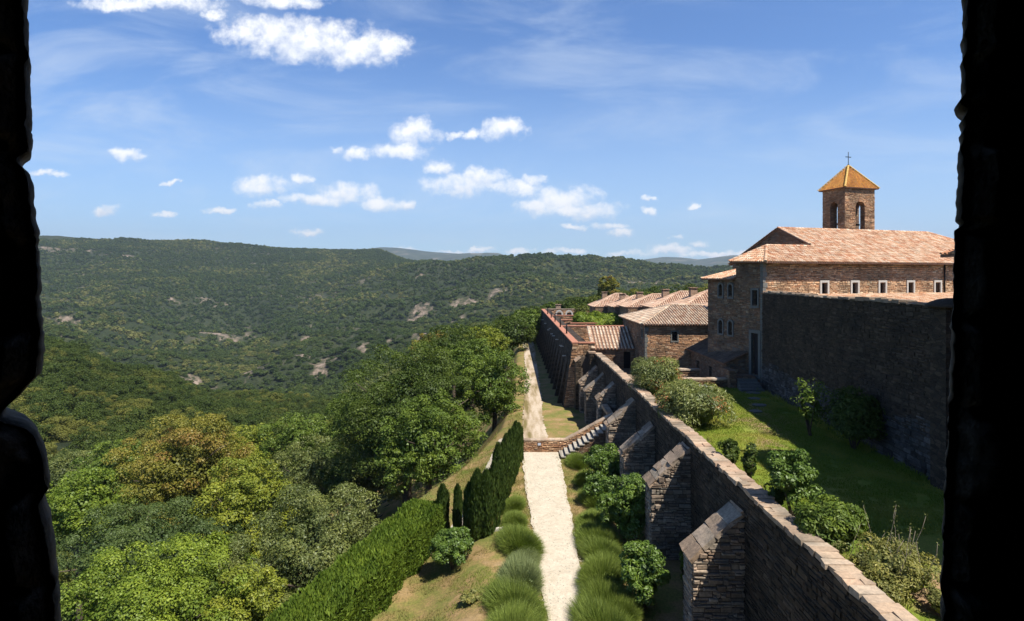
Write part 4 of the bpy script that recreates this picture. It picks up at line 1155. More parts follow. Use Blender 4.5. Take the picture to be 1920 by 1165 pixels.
pebbles('gravel', 4500, (.9, 3.5), (20, 46.5), lambda x, y: near_h(x, y) + .073, .028, [(.42, .37, .30), (.56, .50, .42), (.66, .61, .53), (.50, .44, .36)], 'loose pale stones scattered on the gravel path', 97)
# ------------------------------------------------------------------ woodland too far and dense to count
def proto(name, mat, r, nb, br, nl, ls, seed):
    me = crown_mesh(name, mat, r, r, r * .85, nb, br, nl, ls, seed, .75, .4, fill=.3, lobes=7 if nl > 2000 else 0)
    return bpy.data.objects.new(name, me)      # never linked: only a source of instances
def gn_scatter(name, P, scl, rot, tint, src, label):
    me = bpy.data.meshes.new(name); n = len(P)
    me.vertices.add(n); me.vertices.foreach_set('co', P.astype(np.float32).ravel())
    for nm, arr in (('scl', scl), ('rot', rot), ('tint', tint)):
        a = me.attributes.new(nm, 'FLOAT', 'POINT'); a.data.foreach_set('value', arr.astype(np.float32))
    o = bpy.data.objects.new(name, me); COL.objects.link(o)
    ng = bpy.data.node_groups.new(name, 'GeometryNodeTree')
    ng.interface.new_socket('Geometry', in_out='INPUT', socket_type='NodeSocketGeometry'); ng.interface.new_socket('Geometry', in_out='OUTPUT', socket_type='NodeSocketGeometry')
    N = ng.nodes; gi = N.new('NodeGroupInput'); go = N.new('NodeGroupOutput')
    oi = N.new('GeometryNodeObjectInfo'); oi.inputs['Object'].default_value = src; oi.inputs['As Instance'].default_value = True
    ip = N.new('GeometryNodeInstanceOnPoints')
    def att(nm):
        x = N.new('GeometryNodeInputNamedAttribute'); x.data_type = 'FLOAT'; x.inputs['Name'].default_value = nm; return x.outputs['Attribute']
    cs = N.new('ShaderNodeCombineXYZ'); ng.links.new(att('scl'), cs.inputs[0]); ng.links.new(att('scl'), cs.inputs[1])
    mu = N.new('ShaderNodeMath'); mu.operation = 'MULTIPLY'; ng.links.new(att('scl'), mu.inputs[0]); mu.inputs[1].default_value = .95; ng.links.new(mu.outputs[0], cs.inputs[2])
    cr = N.new('ShaderNodeCombineXYZ'); ng.links.new(att('rot'), cr.inputs[2])
    ng.links.new(gi.outputs[0], ip.inputs['Points']); ng.links.new(oi.outputs['Geometry'], ip.inputs['Instance'])
    ng.links.new(cr.outputs[0], ip.inputs['Rotation']); ng.links.new(cs.outputs[0], ip.inputs['Scale'])
    ng.links.new(ip.outputs[0], go.inputs[0])
    md = o.modifiers.new('scatter', 'NODES'); md.node_group = ng
    return tagit(o, label, 'woodland', kind='stuff')

def scatter_zone(name, r0, r1, spacing, rad, protos, seed, thr, label, azr=(-58, 40), fine=.35):
    g = np.random.default_rng(seed)
    area = (r1 ** 2 - r0 ** 2) * R(azr[1] - azr[0]) / 2; n = int(area / spacing ** 2)
    r = np.sqrt(r0 ** 2 + (r1 ** 2 - r0 ** 2) * g.random(n)); a = R(azr[0]) + R(azr[1] - azr[0]) * g.random(n)
    x, y = np.sin(a) * r, np.cos(a) * r; z = ground_h(x, y)
    # keep only what can be seen: march back to the eye
    vis = np.ones(n, bool)
    for q in np.linspace(.15, .97, 26):
        hx = x * q; hy = y * q; line = H + (z + rad * 2.5 - H) * q
        vis &= (ground_h(hx, hy) < line + 2) | (r * q < 60)
    u = x / y; vis &= (u > -1.08) & (u < .55)
    px = 960 + F * u
    rk = rock_at(x, y)
    keep = vis & (g.random(n) > rk * .85)
    keep &= ~((x > -9) & (y < 128) & (r < 160)); keep &= ~((x > -24) & (r < 98))
    keep &= fbm(x / (spacing * 4), y / (spacing * 4), seed + 3, 3) > thr
    x, y, z = x[keep], y[keep], z[keep]; n = len(x)
    big = fbm(x / 120, y / 120, 61, 3); small = g.random(n)
    tint = np.clip(.02 + (big - .45) * 1.3 + small * .8, 0, 1)
    scl = (.45 + .95 * g.random(n) ** 1.5) * (1 - .35 * rock_at(x, y))
    which = g.integers(0, len(protos), n)
    for k, s in enumerate(protos):
        m = which == k
        P = np.column_stack([x[m], y[m], z[m] + rad * .35 * scl[m]])
        gn_scatter(name, P, scl[m], g.random(m.sum()) * 6.28, tint[m], s, label)
    return n
c1 = scatter_zone('woodland', 76, 380, 5.0, 3.4, [proto('wood_crown', LF['farA'], 4.2, 70, .8, 5200, .28, 401), proto('wood_crown', LF['farA'], 3.6, 60, .8, 4200, .28, 402)], 21, .0, 'dense oak wood covering the slope across the small dip', fine=.4)
c2 = scatter_zone('woodland', 380, 1050, 6.0, 3.6, [proto('hill_crown', LF['farB'], 3.9, 20, 1.5, 520, .85, 403), proto('hill_crown', LF['farB'], 3.4, 16, 1.4, 420, .95, 404)], 22, .08, 'scrubby wood on the far side of the valley')
c3 = scatter_zone('woodland', 1050, 2700, 8.2, 4.2, [proto('ridge_crown', LF['farB'], 5.2, 12, 2.0, 150, 2.0, 405), proto('ridge_crown', LF['farB'], 4.4, 10, 2.0, 120, 2.0, 406)], 23, .1, 'woodland on the upper slopes and the ridge')
print('woodland', c1, c2, c3)
# ------------------------------------------------------------------ rampart with buttresses
X1 = Vector((1, 0, 0)); Y1 = Vector((0, 1, 0)); NX = -X1; NY = -Y1
RX0, RX1, RZ = 8.85, 9.45, 6.0
root = thing('rampart', (9.1, 36, 0), 'long stone retaining wall with a pale flat coping, holding up the lawn', 'wall')
m = MB()
m.box((RX0, 4, -.4), (RX1, 65.2, RZ - .22), 0)
def bank(y): return 0
random.seed(3)
Ltot = 61.2
pl = rect(0, 0, Ltot, RZ - .18)
# a narrow doorway over the landing of the stairs
door = rect(65.2 - 46.6, 2.3, 65.2 - 45.6, 4.7)
stones(m, (RX0, 65.2, 0), NY, UP, NX, pl, [door], (.12, .26), (.22, .75), (.01, .055), 1)
w_ = m.build('wall', [M['shaderubble'], M['shadestone']], root)
m = MB(); m.box((RX0 - .02, 45.6, 2.3), (RX0 + .02, 46.6, 4.7)); m.build('door', M['dark'], root)
m = MB(); y = 4.0
while y < 65.2:
    l = random.uniform(.22, .5); n = random.choice([1, 1, 2])
    z = RZ - .16 + (float(fbm(np.array([y * .35]), np.array([2.]), 5, 3)[0]) - .5) * .16; sp = [0, random.uniform(.3, .7), 1] if n == 2 else [0, 1]
    xa, xb = RX0 - .05 + random.uniform(-.07, .03), RX1 + .05 + random.uniform(-.05, .06)
    for i in range(n):
        a = xa + (xb - xa) * sp[i]; b = xa + (xb - xa) * sp[i + 1]
        m.box((a + .006, y + .006, z), (b - .006, y + l - .006, z + .15 + random.uniform(-.02, .03)), 0, jit=.022)
    y += l
m.build('coping', M['cope'], root)
def buttress(yc, th, xo, zo, zi, label, k, xi=RX0, mat=('bstone', 'scope')):
    root = thing('buttress', (8, yc, 0), label, 'buttress', 'buttresses along the rampart')
    m = MB(); h = th / 2
    prof = [(xo, -.4), (xi, -.4), (xi, zi), (xo, zo)]
    P = [(x, yc - h, z) for x, z in prof] + [(x, yc + h, z) for x, z in prof]
    m.add(P, [(0, 1, 2, 3), (7, 6, 5, 4), (0, 3, 7, 4), (3, 2, 6, 7), (1, 5, 6, 2)], 0)
    poly = [(0, 0), (xi - xo, 0), (xi - xo, zi - .02), (0, zo - .02)]
    stones(m, (xo, yc - h, 0), X1, UP, NY, poly, (), (.08, .27), (.14, .65), (.01, .12), 1)
    stones(m, (xo, yc + h, 0), NY, UP, NX, rect(0, 0, th, zo), (), (.12, .26), (.25, .7), (.015, .06), 1)
    m.build('masonry', [M['mortar'], M[mat[0]]], root)
    m = MB(); d = Vector((xi - xo, 0, zi - zo)); L = d.length; d.normalize(); nn = Vector((-d.z, 0, d.x))
    u = -.12
    while u < L - .05:
        l = min(random.uniform(.22, .75), L - u); sp = [-h - .07, random.uniform(-.25, .25) * h, h + .07] if random.random() < .75 else [-h - .07, h + .07]
        for i in range(len(sp) - 1):
            m.obox((xo, yc, zo), d, nn, Y1, u + .008, u + l - .008, -.04, .09 + random.uniform(0, .07), sp[i] + .008, sp[i + 1] - .008, 0, .04)
        u += l
    m.build('capstone', M[mat[1]], root)
BL = ['nearest buttress but below the picture edge', 'nearest buttress in view, broad with a big sloping grey top', 'second buttress, rising beside the big glossy shrub', 'third buttress, its sloping top behind the leafy shrub', 'fourth buttress, at the head of the stone steps', 'fifth buttress, joined to the stair parapet', 'sixth buttress, beyond the stair parapet', 'seventh and smallest buttress, near the corner of the far wall']
for k, (y, zo) in enumerate([(15, 3.7), (22.9, 3.25), (29.6, 3.7), (36.8, 3.0), (42.4, 3.35), (50.5, 3.55), (56.4, 3.1), (61.0, 3.1)]):
    if k == 0: continue
    xo = 6.88 if k < 5 else (7.35 if k == 5 else 7.05)
    buttress(y, 1.15 if k < 3 else 1.0, xo, zo, zo + .9 * (RX0 - xo), BL[k], k)

# ------------------------------------------------------------------ cross wall and stair
root = thing('cross_wall', (3.8, 47, 0), 'low rubble wall closing the path, its coping climbing along the steps', 'wall')
m = MB(); Y0, Y2 = 46.75, 47.2
prof = [(.0, -.4), (7.75, -.4), (7.75, 3.1), (7.45, 3.05), (3.65, .98), (.0, .92)]
P = [(x + .65, Y0, z) for x, z in prof] + [(x + .65, Y2, z) for x, z in prof]; n = 6
m.add(P, [tuple(range(n)), tuple(range(2 * n - 1, n - 1, -1))] + [(j, i, n + i, n + j) for i in range(n) for j in [(i + 1) % n]], 0)
stones(m, (.65, Y0, 0), X1, UP, NY, [(0, 0), (7.75, 0), (7.75, 3.1), (7.45, 3.05), (3.65, .98), (0, .92)], (), (.07, .15), (.16, .5), (.02, .07), 1)
m.build('masonry', [M['mortar'], M['ostone']], root)
m = MB(); pts = [(.55, .93), (4.3, .98), (8.1, 3.06)]
for i in range(2):
    a = Vector((pts[i][0], (Y0 + Y2) / 2, pts[i][1])); b = Vector((pts[i + 1][0], a.y, pts[i + 1][1])); d = (b - a); L = d.length; d.normalize(); nn = Vector((-d.z, 0, d.x)); u = 0
    while u < L:
        l = min(random.uniform(.25, .55), L - u + .01); m.obox(a, d, nn, Y1, u + .005, u + l - .005, 0, .09 + random.uniform(0, .02), -.27, .27, 0, .01); u += l
m.build('coping', M['cope'], root)
m = MB(); y = 47.1
while y < 52.6:
    l = random.uniform(.3, .55); m.box((7.62 - .0, y, 2.9), (8.1, y + l - .01, 3.15 + (y - 47) * .03 + random.uniform(0, .02)), 0, .01); y += l
m.build('coping', M['cope'], root)
m = MB(); m.box((7.67, 47.2, -.4), (8.05, 52.6, 3.05)); stones(m, (7.67, 52.6, 0), NY, UP, NX, rect(0, 0, 5.4, 2.95), (), (.1, .2), (.2, .5), (.01, .05), 1); m.build('masonry', [M['mortar'], M['shadestone']], root)
# small enamel plate fixed on the wall
m = MB(); m.box((2.05, Y0 - .11, .62), (2.30, Y0 - .07, .80)); m.build('plate', mat_plain('grey_plate', (.45, .48, .55), .5, .1, 5, .05), root)
root = thing('stone_stair', (5.4, 46, 0), 'outdoor flight of pale stone steps climbing right beside the cross wall', 'stairs')
SX0, SX1, NS = 3.75, 7.35, 10
run = (SX1 - SX0) / NS; rise = 2.3 / NS
m = MB()
for k in range(NS):
    m.box((SX0 + k * run + .04, 45.15, -.3), (SX0 + (k + 1) * run + .04, 46.7, (k + 1) * rise - .07))
m.box((SX1 + .04, 45.15, -.3), (8.8, 46.7, 2.2))
poly = [(0, 0)] + [p for k in range(NS) for p in ((k * run + .05, (k + 1) * rise - .08), ((k + 1) * run + .05, (k + 1) * rise - .08))] + [(SX1 - SX0 + 1.4, 2.2), (SX1 - SX0 + 1.4, 0)]
stones(m, (SX0, 45.15, 0), X1, UP, NY, poly, (), (.08, .12), (.15, .4), (.01, .04), 1)
m.build('base', [M['mortar'], M['stone']], root)
for k in range(NS):
    m = MB(); m.box((SX0 + k * run - .01, 45.05, (k + 1) * rise - .07), (SX0 + (k + 1) * run + .03, 46.68, (k + 1) * rise), 0, .008); m.build('step', M['tread'], root)
m = MB(); m.box((SX1 + .05, 45.05, 2.2), (8.8, 46.68, 2.29)); m.build('landing', M['tread'], root)
# thin iron handrail at the foot of the steps
root = thing('handrail', (3.9, 45, 0), 'short dark iron handrail at the foot of the stone steps', 'handrail')
m = MB(); m.tube([(3.75, 45.0, -.1), (3.75, 45.0, .95)], .02, 6); m.build('post', M['iron'], root)
m = MB(); m.tube([(5.0, 45.0, .4), (5.0, 45.0, 1.7)], .02, 6); m.build('post', M['iron'], root)
m = MB(); m.tube([(3.72, 45.0, .93), (5.0, 45.0, 1.68)], .02, 6); m.build('rail', M['iron'], root)
# low stone edging on the grass
root = thing('stone_edging', (-.5, 36, 0), 'short row of pale edging stones on the grass by the cypresses', 'edging')
m = MB()
for k in range(9):
    p = hit(930 + k * 5, 996 - k * .7, near_h); m.box((p.x - .09, p.y - .1, p.z - .05), (p.x + .08, p.y + .12, p.z + .14), 0, .03)
m.build('stones', M['lime'], root)

# ------------------------------------------------------------------ the far rampart
root = thing('great_wall', (6.5, 95, 0), 'tall dark battered wall with a terracotta coping beyond the rampart', 'wall')
XT, XB, ZT = 6.55, 5.5, 7.0
m = MB()
P = [(XB, 63, -.5), (8.2, 63, -.5), (8.2, 63, ZT - .12), (XT, 63, ZT - .12)]; P += [(a, 129, c) for a, b, c in P]
m.add(P, [(0, 1, 2, 3), (7, 6, 5, 4), (0, 3, 7, 4), (3, 2, 6, 7), (1, 5, 6, 2)], 0)
sl = Vector((XT - XB, 0, ZT + .38)).normalized(); nn = Vector((-sl.z, 0, sl.x))
stones(m, (XB, 129, -.5), NY, sl, nn, rect(0, 0, 66, 7.35), (), (.25, .5), (.4, 1.2), (.01, .07), 1)
stones(m, (XB, 63, 0), X1, UP, NY, [(0, 0), (2.7, 0), (2.7, 6.8), (1.0, 6.8), (.05, 0)], (), (.12, .3), (.2, .7), (.02, .1), 2)
m.build('wall', [M['shaderubble'], M['shadestone'], M['ostone']], root)
m = MB(); y = 63.0
while y < 129:
    l = random.uniform(.5, .8); m.box((XT - .12, y + .01, ZT - .12), (XT + .62, y + l - .01, ZT + .02 + random.uniform(0, .012))); y += l
m.build('coping', M['terra'], root)
for k in range(16):
    y = 65.5 + k * 4.0
    m = MB(); m.hexa([(XB - .55, y - .3, -.4), (XB + .1, y - .3, -.4), (XB + .1, y + .3, -.4), (XB - .55, y + .3, -.4), (XT - .22, y - .25, 5.6), (XT + .1, y - .25, 6.0), (XT + .1, y + .25, 6.0), (XT - .22, y + .25, 5.6)]); m.build('pilaster', M['shaderubble'], root)
for k, (y, z) in enumerate([(68, 4.9), (72, 5.5), (73.5, 5.45), (80, 5.5), (86, 5.4), (90, 5.3), (95, 5.7), (98, 5.2), (108, 5.5), (117, 5.5)]):
    xx = XB + (XT - XB) * (z + .5) / 7.5
    m = MB(); m.box((xx - .42, y - .09, z - .05), (xx + .1, y + .09, z + .06), 0, .01); m.build('water_spout', M['lime'], root)
# rough pier at the corner, and the arch beside it
root = thing('corner_pier', (8.0, 62.4, 0), 'rough stone pier with a recessed arch where the two great walls meet', 'pier')
m = MB(); m.box((6.7, 61.9, -.4), (7.3, 62.95, 5.2)); m.box((8.2, 61.9, -.4), (8.82, 62.95, 5.9)); m.box((7.3, 62.5, -.4), (8.2, 62.95, 5.5))
stones(m, (6.7, 61.9, 0), X1, UP, NY, rect(0, 0, .6, 5.2), (), (.15, .3), (.2, .5), (.02, .08), 1)
stones(m, (8.2, 61.9, 0), X1, UP, NY, rect(0, 0, .62, 5.9), (), (.15, .3), (.2, .5), (.02, .08), 1)
m.build('masonry', [M['mortar'], M['shadestone']], root)
m = MB(); 
m.obox((7.0, 62.4, 5.3), Vector((.8, 0, .6)).normalized(), Vector((-.6, 0, .8)).normalized(), Y1, -.4, .35, 0, .14, -.6, .5, 0, .02); m.build('capstone', M['cope'], root); m = MB(); m.obox((8.5, 62.4, 5.95), X1, UP, Y1, -.4, .35, 0, .14, -.6, .5, 0, .02); m.build('capstone', M['cope'], root)
# iron posts standing along the coping
for k, (px, pb, pt) in enumerate([(1054, 622, 602), (1044, 610, 593), (1033, 602, 589), (1027, 596, 587), (1020, 590, 583)]):
    D = (7.0) * F / (pb - 520) if False else [72.5, 82, 92, 101, 111][k]
    z0 = 7.0; x = 6.75
    h = [1.35, 1.35, 1.3, 1.25, 1.2][k]
    m = MB(); m.tube([(x, D, z0 - .05), (x, D, z0 + h)], .09, 8); m.tube([(x, D, z0 + h - .02), (x + .45, D, z0 + h - .02)], .07, 6)
    o = m.build('iron_post', M['iron'], None, (x, D, z0))
    tagit(o, ['tallest', 'second', 'middle', 'fourth', 'farthest'][k] + ' of the dark hooked posts on the terracotta coping, counting from the near end', 'post', 'dark posts on the far wall')
# cell garden walls
for k, (y, xr, z) in enumerate([(128.6, 17, 7.05), (108, 12.6, 7.0), (100, 12.0, 6.75), (93, 13.5, 6.75), (84.6, 16.2, 7.0)]):
    lab = ['pale-topped back wall of the cell gardens', 'fourth dividing wall of the cell gardens, with two small round-topped openings behind it', 'third dividing wall of the cell gardens', 'second dividing wall of the cell gardens', 'nearest dividing wall of the cell gardens, with a low dark doorway'][k]
    root = thing('garden_wall', ((7.2 + xr) / 2, y, 4.6), lab, 'wall', 'dividing walls of the cell gardens')
    m = MB(); m.box((7.15, y, 4.3), (xr, y + .4, z - .08)); hs = [rect(1.3, 0, 2.3, 1.0)] if k == 4 else []
    stones(m, (7.15, y, 4.6), X1, UP, NY, rect(0, 0, xr - 7.15, z - 4.7), hs, (.14, .28), (.3, .8), (.02, .07), 1)
    m.build('wall', [M['mortar'], M['ostone']], root)
    m = MB(); x = 7.15
    while x < xr:
        m.box((x + .008, y - .12, z - .08), (min(x + .6, xr + .05) - .008, y + .5, z + .02)); x += .6
    m.build('coping', M['terra'] if k else M['cope'], root)
    if k == 4:
        m = MB(); m.box((8.45, y - .03, 4.6), (9.45, y + .0, 5.6)); m.build('doorway', M['dark'], root)
# two small dormer arches between the garden walls
for k, x in enumerate((9.0, 10.9)):
    root = thing('arched_vent', (x, 112, 7), ('left' if k == 0 else 'right') + ' of the two small white-arched openings behind the garden walls', 'vent', 'white arched openings')
    m = MB(); ring(m, (x, 112, 6.7), X1, UP, NY, arch(0, .9, 0, .75), .28, .35); m.build('surround', M['lime'], root)
    m = MB(); m.box((x - .44, 112.0, 5.0), (x + .44, 112.5, 7.2)); m.build('core', M['mortar'], root)
# inner garden beds behind coping: short return wall at the near end
root = thing('garden_wall', (7.8, 64, 5), 'near end wall of the cell gardens, topped with terracotta', 'wall')
m = MB(); m.box((7.15, 63.0, 4.5), (8.9, 63.4, 6.9)); m.build('wall', M['rubble'], root)
m = MB(); m.box((7.18, 62.9, 6.9), (8.95, 63.5, 7.01)); m.build('coping', M['terra'], root)
def chimney(parent, x, y, z0, z1, w=.7, top=True, label=None):
    m = MB(); m.box((x - w / 2, y - w / 2, z0), (x + w / 2, y + w / 2, z1 - .35))
    for a in (-1, 1):
        for b in (-1, 1): m.box((x + a * w * .38 - .09, y + b * w * .38 - .09, z1 - .35), (x + a * w * .38 + .09, y + b * w * .38 + .09, z1 - .1))
    m.box((x - w * .6, y - w * .6, z1 - .1), (x + w * .6, y + w * .6, z1))
    m.box((x - w * .3, y - w * .3, z1 - .35), (x + w * .3, y + w * .3, z1 - .1))
    if parent is not None: return m.build('chimney', M['cstone'], parent)
    o = m.build('chimney', M['cstone'], None, (x, y, z0)); return o
M['cstone'] = mat_rubble('chimney_stone', [(.40, .26, .17), (.50, .34, .24), (.45, .28, .18)], 3, 8, (.25, .2, .15))
o = chimney(None, 10.3, 131, 5.5, 7.95, 1.1); tagit(o, 'square brick chimney standing just beyond the back garden wall', 'chimney')

# ------------------------------------------------------------------ row of cells with hipped roofs
CELL = [(19.6, 108, 5.1, 10.95, 8.7), (21.5, 100.3, 4.9, 10.85, 9.05), (22.8, 92.6, 5.5, 11.3, 9.4), (24.9, 84.9, 5.5, 11.9, 9.75), (26.6, 77.2, 5.5, 12.3, 10.1)]
for k, (x, y, hw, za, ze) in enumerate(CELL):
    lab = ['farthest monk cell, its pale hipped roof leftmost in the row', 'second farthest monk cell with a low chimney', 'middle monk cell of the row with a square chimney', 'second nearest monk cell with a brick chimney', 'nearest monk cell of the row, partly hidden by the church'][k]
    root = thing('monk_cell', (x, y, 4.6), lab, 'cell', 'row of monk cells with hipped tile roofs')
    m = MB(); hd = 3.82; m.box((x - hw + .3, y - hd + .02, 4.3), (x + hw - .3, y + hd - .02, ze - .05)); m.build('wall', M['rubble'], root)
    a, b, c, d = Vector((x - hw, y - hd, ze)), Vector((x + hw, y - hd, ze)), Vector((x + hw, y + hd, ze)), Vector((x - hw, y + hd, ze)); r1 = Vector((x - .6, y, za)); r2 = Vector((x + .6, y, za))
    roofs(root, [[a, b, r2, r1], [d, a, r1], [c, d, r1, r2], [b, c, r2]], [M['tile_f'], M['under']], [(a, r1), (b, r2), (c, r2), (d, r1), (r1, r2)], pitch=.3, course=.5, rad=.115)
    chimney(root, x - 2.4, y + 1.2, za - 2.2, za + .35, .9)
root = thing('long_building', (31, 66, 4), 'long low tiled building running behind the guest house roof up to the church', 'building')
m = MB(); m.box((22.6, 60.5, 3), (40, 72.8, 10.2)); m.build('wall', M['rubble'], root)
a, b, c, d = Vector((22.2, 60, 10.2)), Vector((40.5, 60, 10.2)), Vector((40.5, 73.2, 10.2)), Vector((22.2, 73.2, 10.2)); r1 = Vector((26.5, 66.6, 12.1)); r2 = Vector((37, 66.6, 12.1))
roofs(root, [[a, b, r2, r1], [d, a, r1], [c, d, r1, r2], [b, c, r2]], [M['tile_f'], M['under']], [(a, r1), (b, r2), (d, r1), (r1, r2)], pitch=.28, course=.45, rad=.11)
chimney(root, 23.6, 67.5, 10.0, 11.9, 1.0)

# ------------------------------------------------------------------ guest house with hipped roof
root = thing('guest_house', (17, 63, 4.2), 'stone house with a weathered hipped tile roof in the middle of the precinct', 'house')
GX0, GY0, GY1, GX1, GE = 13.2, 58.0, 69.2, 22.2, 9.35
m = MB()
hole = [rect(1.9, 3.6, 2.35, 4.5)]
wz = 3.6
hs = [rect(2.6, 4.05 - .35, 3.15, 4.05 + .55), rect(7.0, 4.2, 7.6, 5.2)]
o_ = (GX0, GY0, 4.0)
panel(m, o_, X1, UP, NY, rect(0, 0, 9, 5.4), hs, .35, 0)
stones(m, o_, X1, UP, NY, rect(0, 0, 9, 5.3), hs, (.10, .22), (.2, .6), (.01, .05), 2)
o2 = (GX0, GY1, 4.0); hs2 = [rect(11.2 - 1.6, 3.9, 11.2 - 1.15, 4.8)]
panel(m, o2, NY, UP, NX, rect(0, 0, 11.2, 5.4), hs2, .35, 0)
stones(m, o2, NY, UP, NX, rect(0, 0, 11.2, 5.3), hs2, (.10, .22), (.2, .6), (.01, .05), 1)
m.quad((GX1, GY0, 4), (GX1, GY1, 4), (GX1, GY1, 9.4), (GX1, GY0, 9.4)); m.quad((GX1, GY1, 4), (GX0, GY1, 4), (GX0, GY1, 9.4), (GX1, GY1, 9.4))
m.build('wall', [M['rubble'], M['stone'], M['ostone']], root)
m = MB()
for z in np.arange(4.1, 9.0, .5): m.box((GX0 - .07, GY0 - .08, z), (GX0 + random.uniform(.1, .34), GY0 + .2, z + .46), 0, .012)
m.build('quoin', M['dlime'], root)
for h in hs: window(root, o_, X1, UP, NY, h, M['dlime'], M['glass'], M['wood'], .12, .075, .25)
window(root, o2, NY, UP, NX, hs2[0], M['dlime'], M['glass'], M['wood'], .12, .075, .25)
e = .45
a, b, c, d = Vector((GX0 - e, GY0 - e, GE)), Vector((GX1 + .2, GY0 - e, GE)), Vector((GX1 + .2, GY1 + e, GE)), Vector((GX0 - e, GY1 + e, GE)); r1 = Vector((17.3, 64, 10.95)); r2 = Vector((20.5, 64, 10.95))
roofs(root, [[a, b, r2, r1], [d, a, r1], [c, d, r1, r2], [b, c, r2]], [M['tile_o'], M['under']], [(a, r1), (b, r2), (c, r2), (d, r1), (r1, r2)], pitch=.27, course=.45, rad=.1)
# shed-roofed lodge at the end of the rampart
root = thing('lodge', (11, 65, 4.2), 'small lodge with a coarse ribbed tile roof where the rampart ends', 'house')
m = MB(); hs = [rect(2.7, .0, 3.45, 2.0)]
panel(m, (9.3, 63.0, 4.0), X1, UP, NY, rect(0, 0, 3.88, 2.35), hs, .4)
stones(m, (9.3, 63.0, 4.0), X1, UP, NY, rect(0, 0, 3.88, 2.3), hs, (.1, .2), (.2, .6), (.01, .05), 1)
m.add([(8.9, 63, 0), (8.9, 66.6, 0), (8.9, 66.6, 8.2), (8.9, 63, 6.35)], [(0, 3, 2, 1)]); m.add([(9.3, 63, 4), (8.9, 63, 4), (8.9, 63, 6.35), (9.3, 63, 6.35)], [(0, 1, 2, 3)])
m.add([(8.9, 66.6, 0), (13.15, 66.6, 0), (13.15, 66.6, 8.2), (8.9, 66.6, 8.2)], [(0, 1, 2, 3)])
m.build('wall', [M['rubble'], M['stone']], root)
m = MB(); m.box((12.0, 63.2, 4), (12.75, 63.26, 6)); m.build('door', M['dark'], root)
a, b, c, d = Vector((8.6, 62.75, 6.32)), Vector((13.15, 62.75, 6.32)), Vector((13.15, 66.75, 8.32)), Vector((8.6, 66.75, 8.32))
roofs(root, [[a, b, c, d]], [M['tile_o'], M['under']], [(Vector((8.62, 62.75, 6.32)), Vector((8.62, 66.75, 8.32)))], pitch=.36, course=.55, rad=.13)
# annex in the shade beside the church
root = thing('annex', (18.3, 52, 4.2), 'low tiled annex in deep shade beside the church door', 'house')
m = MB(); hs = [rect(5.2, .6, 5.9, 1.9), rect(1.6, .1, 2.5, 1.9)]
panel(m, (17.6, 57.6, 4.2), NY, UP, NX, rect(0, 0, 9.4, 2.75), hs, .3)
m.add([(17.6, 48.2, 4.2), (19.3, 48.2, 4.2), (19.3, 48.2, 7.75), (17.6, 48.2, 6.95)], [(0, 1, 2, 3)])
m.build('wall', M['rubble'], root)
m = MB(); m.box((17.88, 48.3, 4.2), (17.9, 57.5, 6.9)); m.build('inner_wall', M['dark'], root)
a, b, c, d = Vector((17.25, 58, 6.95)), Vector((17.25, 47.9, 6.95)), Vector((19.25, 47.9, 7.9)), Vector((17.2 + 1.2, 58, 7.5))
roofs(root, [[b, Vector((17.25, 58, 6.95)), Vector((19.25, 58, 7.9)), c]][:1], [M['tile_shade'], M['under']], (), pitch=.27, course=.45, rad=.1)
# low garden walls across the end of the lawn
for k, (xa, xb, y, zt, zb, ret) in enumerate([(13.2, 16.05, 50.2, 6.1, 4.0, 0), (12.9, 17.3, 46.9, 5.85, 4.9, 1)]):
    root = thing('low_wall', ((xa + xb) / 2, y, zb), ['short thick stone wall in the court, behind the longer low wall', 'low stone wall with pale coping at the far end of the lawn'][k], 'wall', 'low walls at the end of the lawn')
    m = MB(); m.box((xa, y, zb - .8), (xb, y + .5, zt - .08)); stones(m, (xa, y, zb), X1, UP, NY, rect(0, 0, xb - xa, zt - .1 - zb), (), (.08, .18), (.2, .6), (.02, .09), 1)
    m.build('masonry', [M['mortar'], M['stone']], root)
    m = MB(); x = xa - .05
    while x < xb: l = min(random.uniform(.3, .7), xb + .06 - x); m.box((x + .006, y - .1, zt - .08), (x + l - .006, y + .58, zt + .03 + random.uniform(0, .03)), 0, .012); x += l
    m.build('coping', M['cope'], root)

# ------------------------------------------------------------------ church
C0 = Vector((19.8, 46.3, 0)); TU = Vector((.954, .301, 0)).normalized(); SU = Vector((-TU.y, TU.x, 0))
def Q(t, s, z): return C0 + TU * t + SU * s + UP * z
root = thing('church', Q(12, 6, 5), 'monastery church of brown stone with a wide salmon tile roof and five square windows', 'church')
church = root
FN = -SU; LN_ = -TU
LEN = 36.0
random.seed(17)
m = MB()
tw = [6.07, 9.28, 12.3, 15.5, 18.7, 21.8]
hs = [rect(t_ - .3, 13.1 - .46 - 5, t_ + .3, 13.1 + .46 - 5) for t_ in tw]
panel(m, Q(0, 0, 5), TU, UP, FN, rect(0, 0, LEN, 10.35), hs, .4)
stones(m, Q(0, 0, 12.3), TU, UP, FN, rect(0, 0, 23.6, 3.0), [[(a, b - 7.3) for a, b in h] for h in hs], (.09, .19), (.18, .55), (.015, .06), 1)
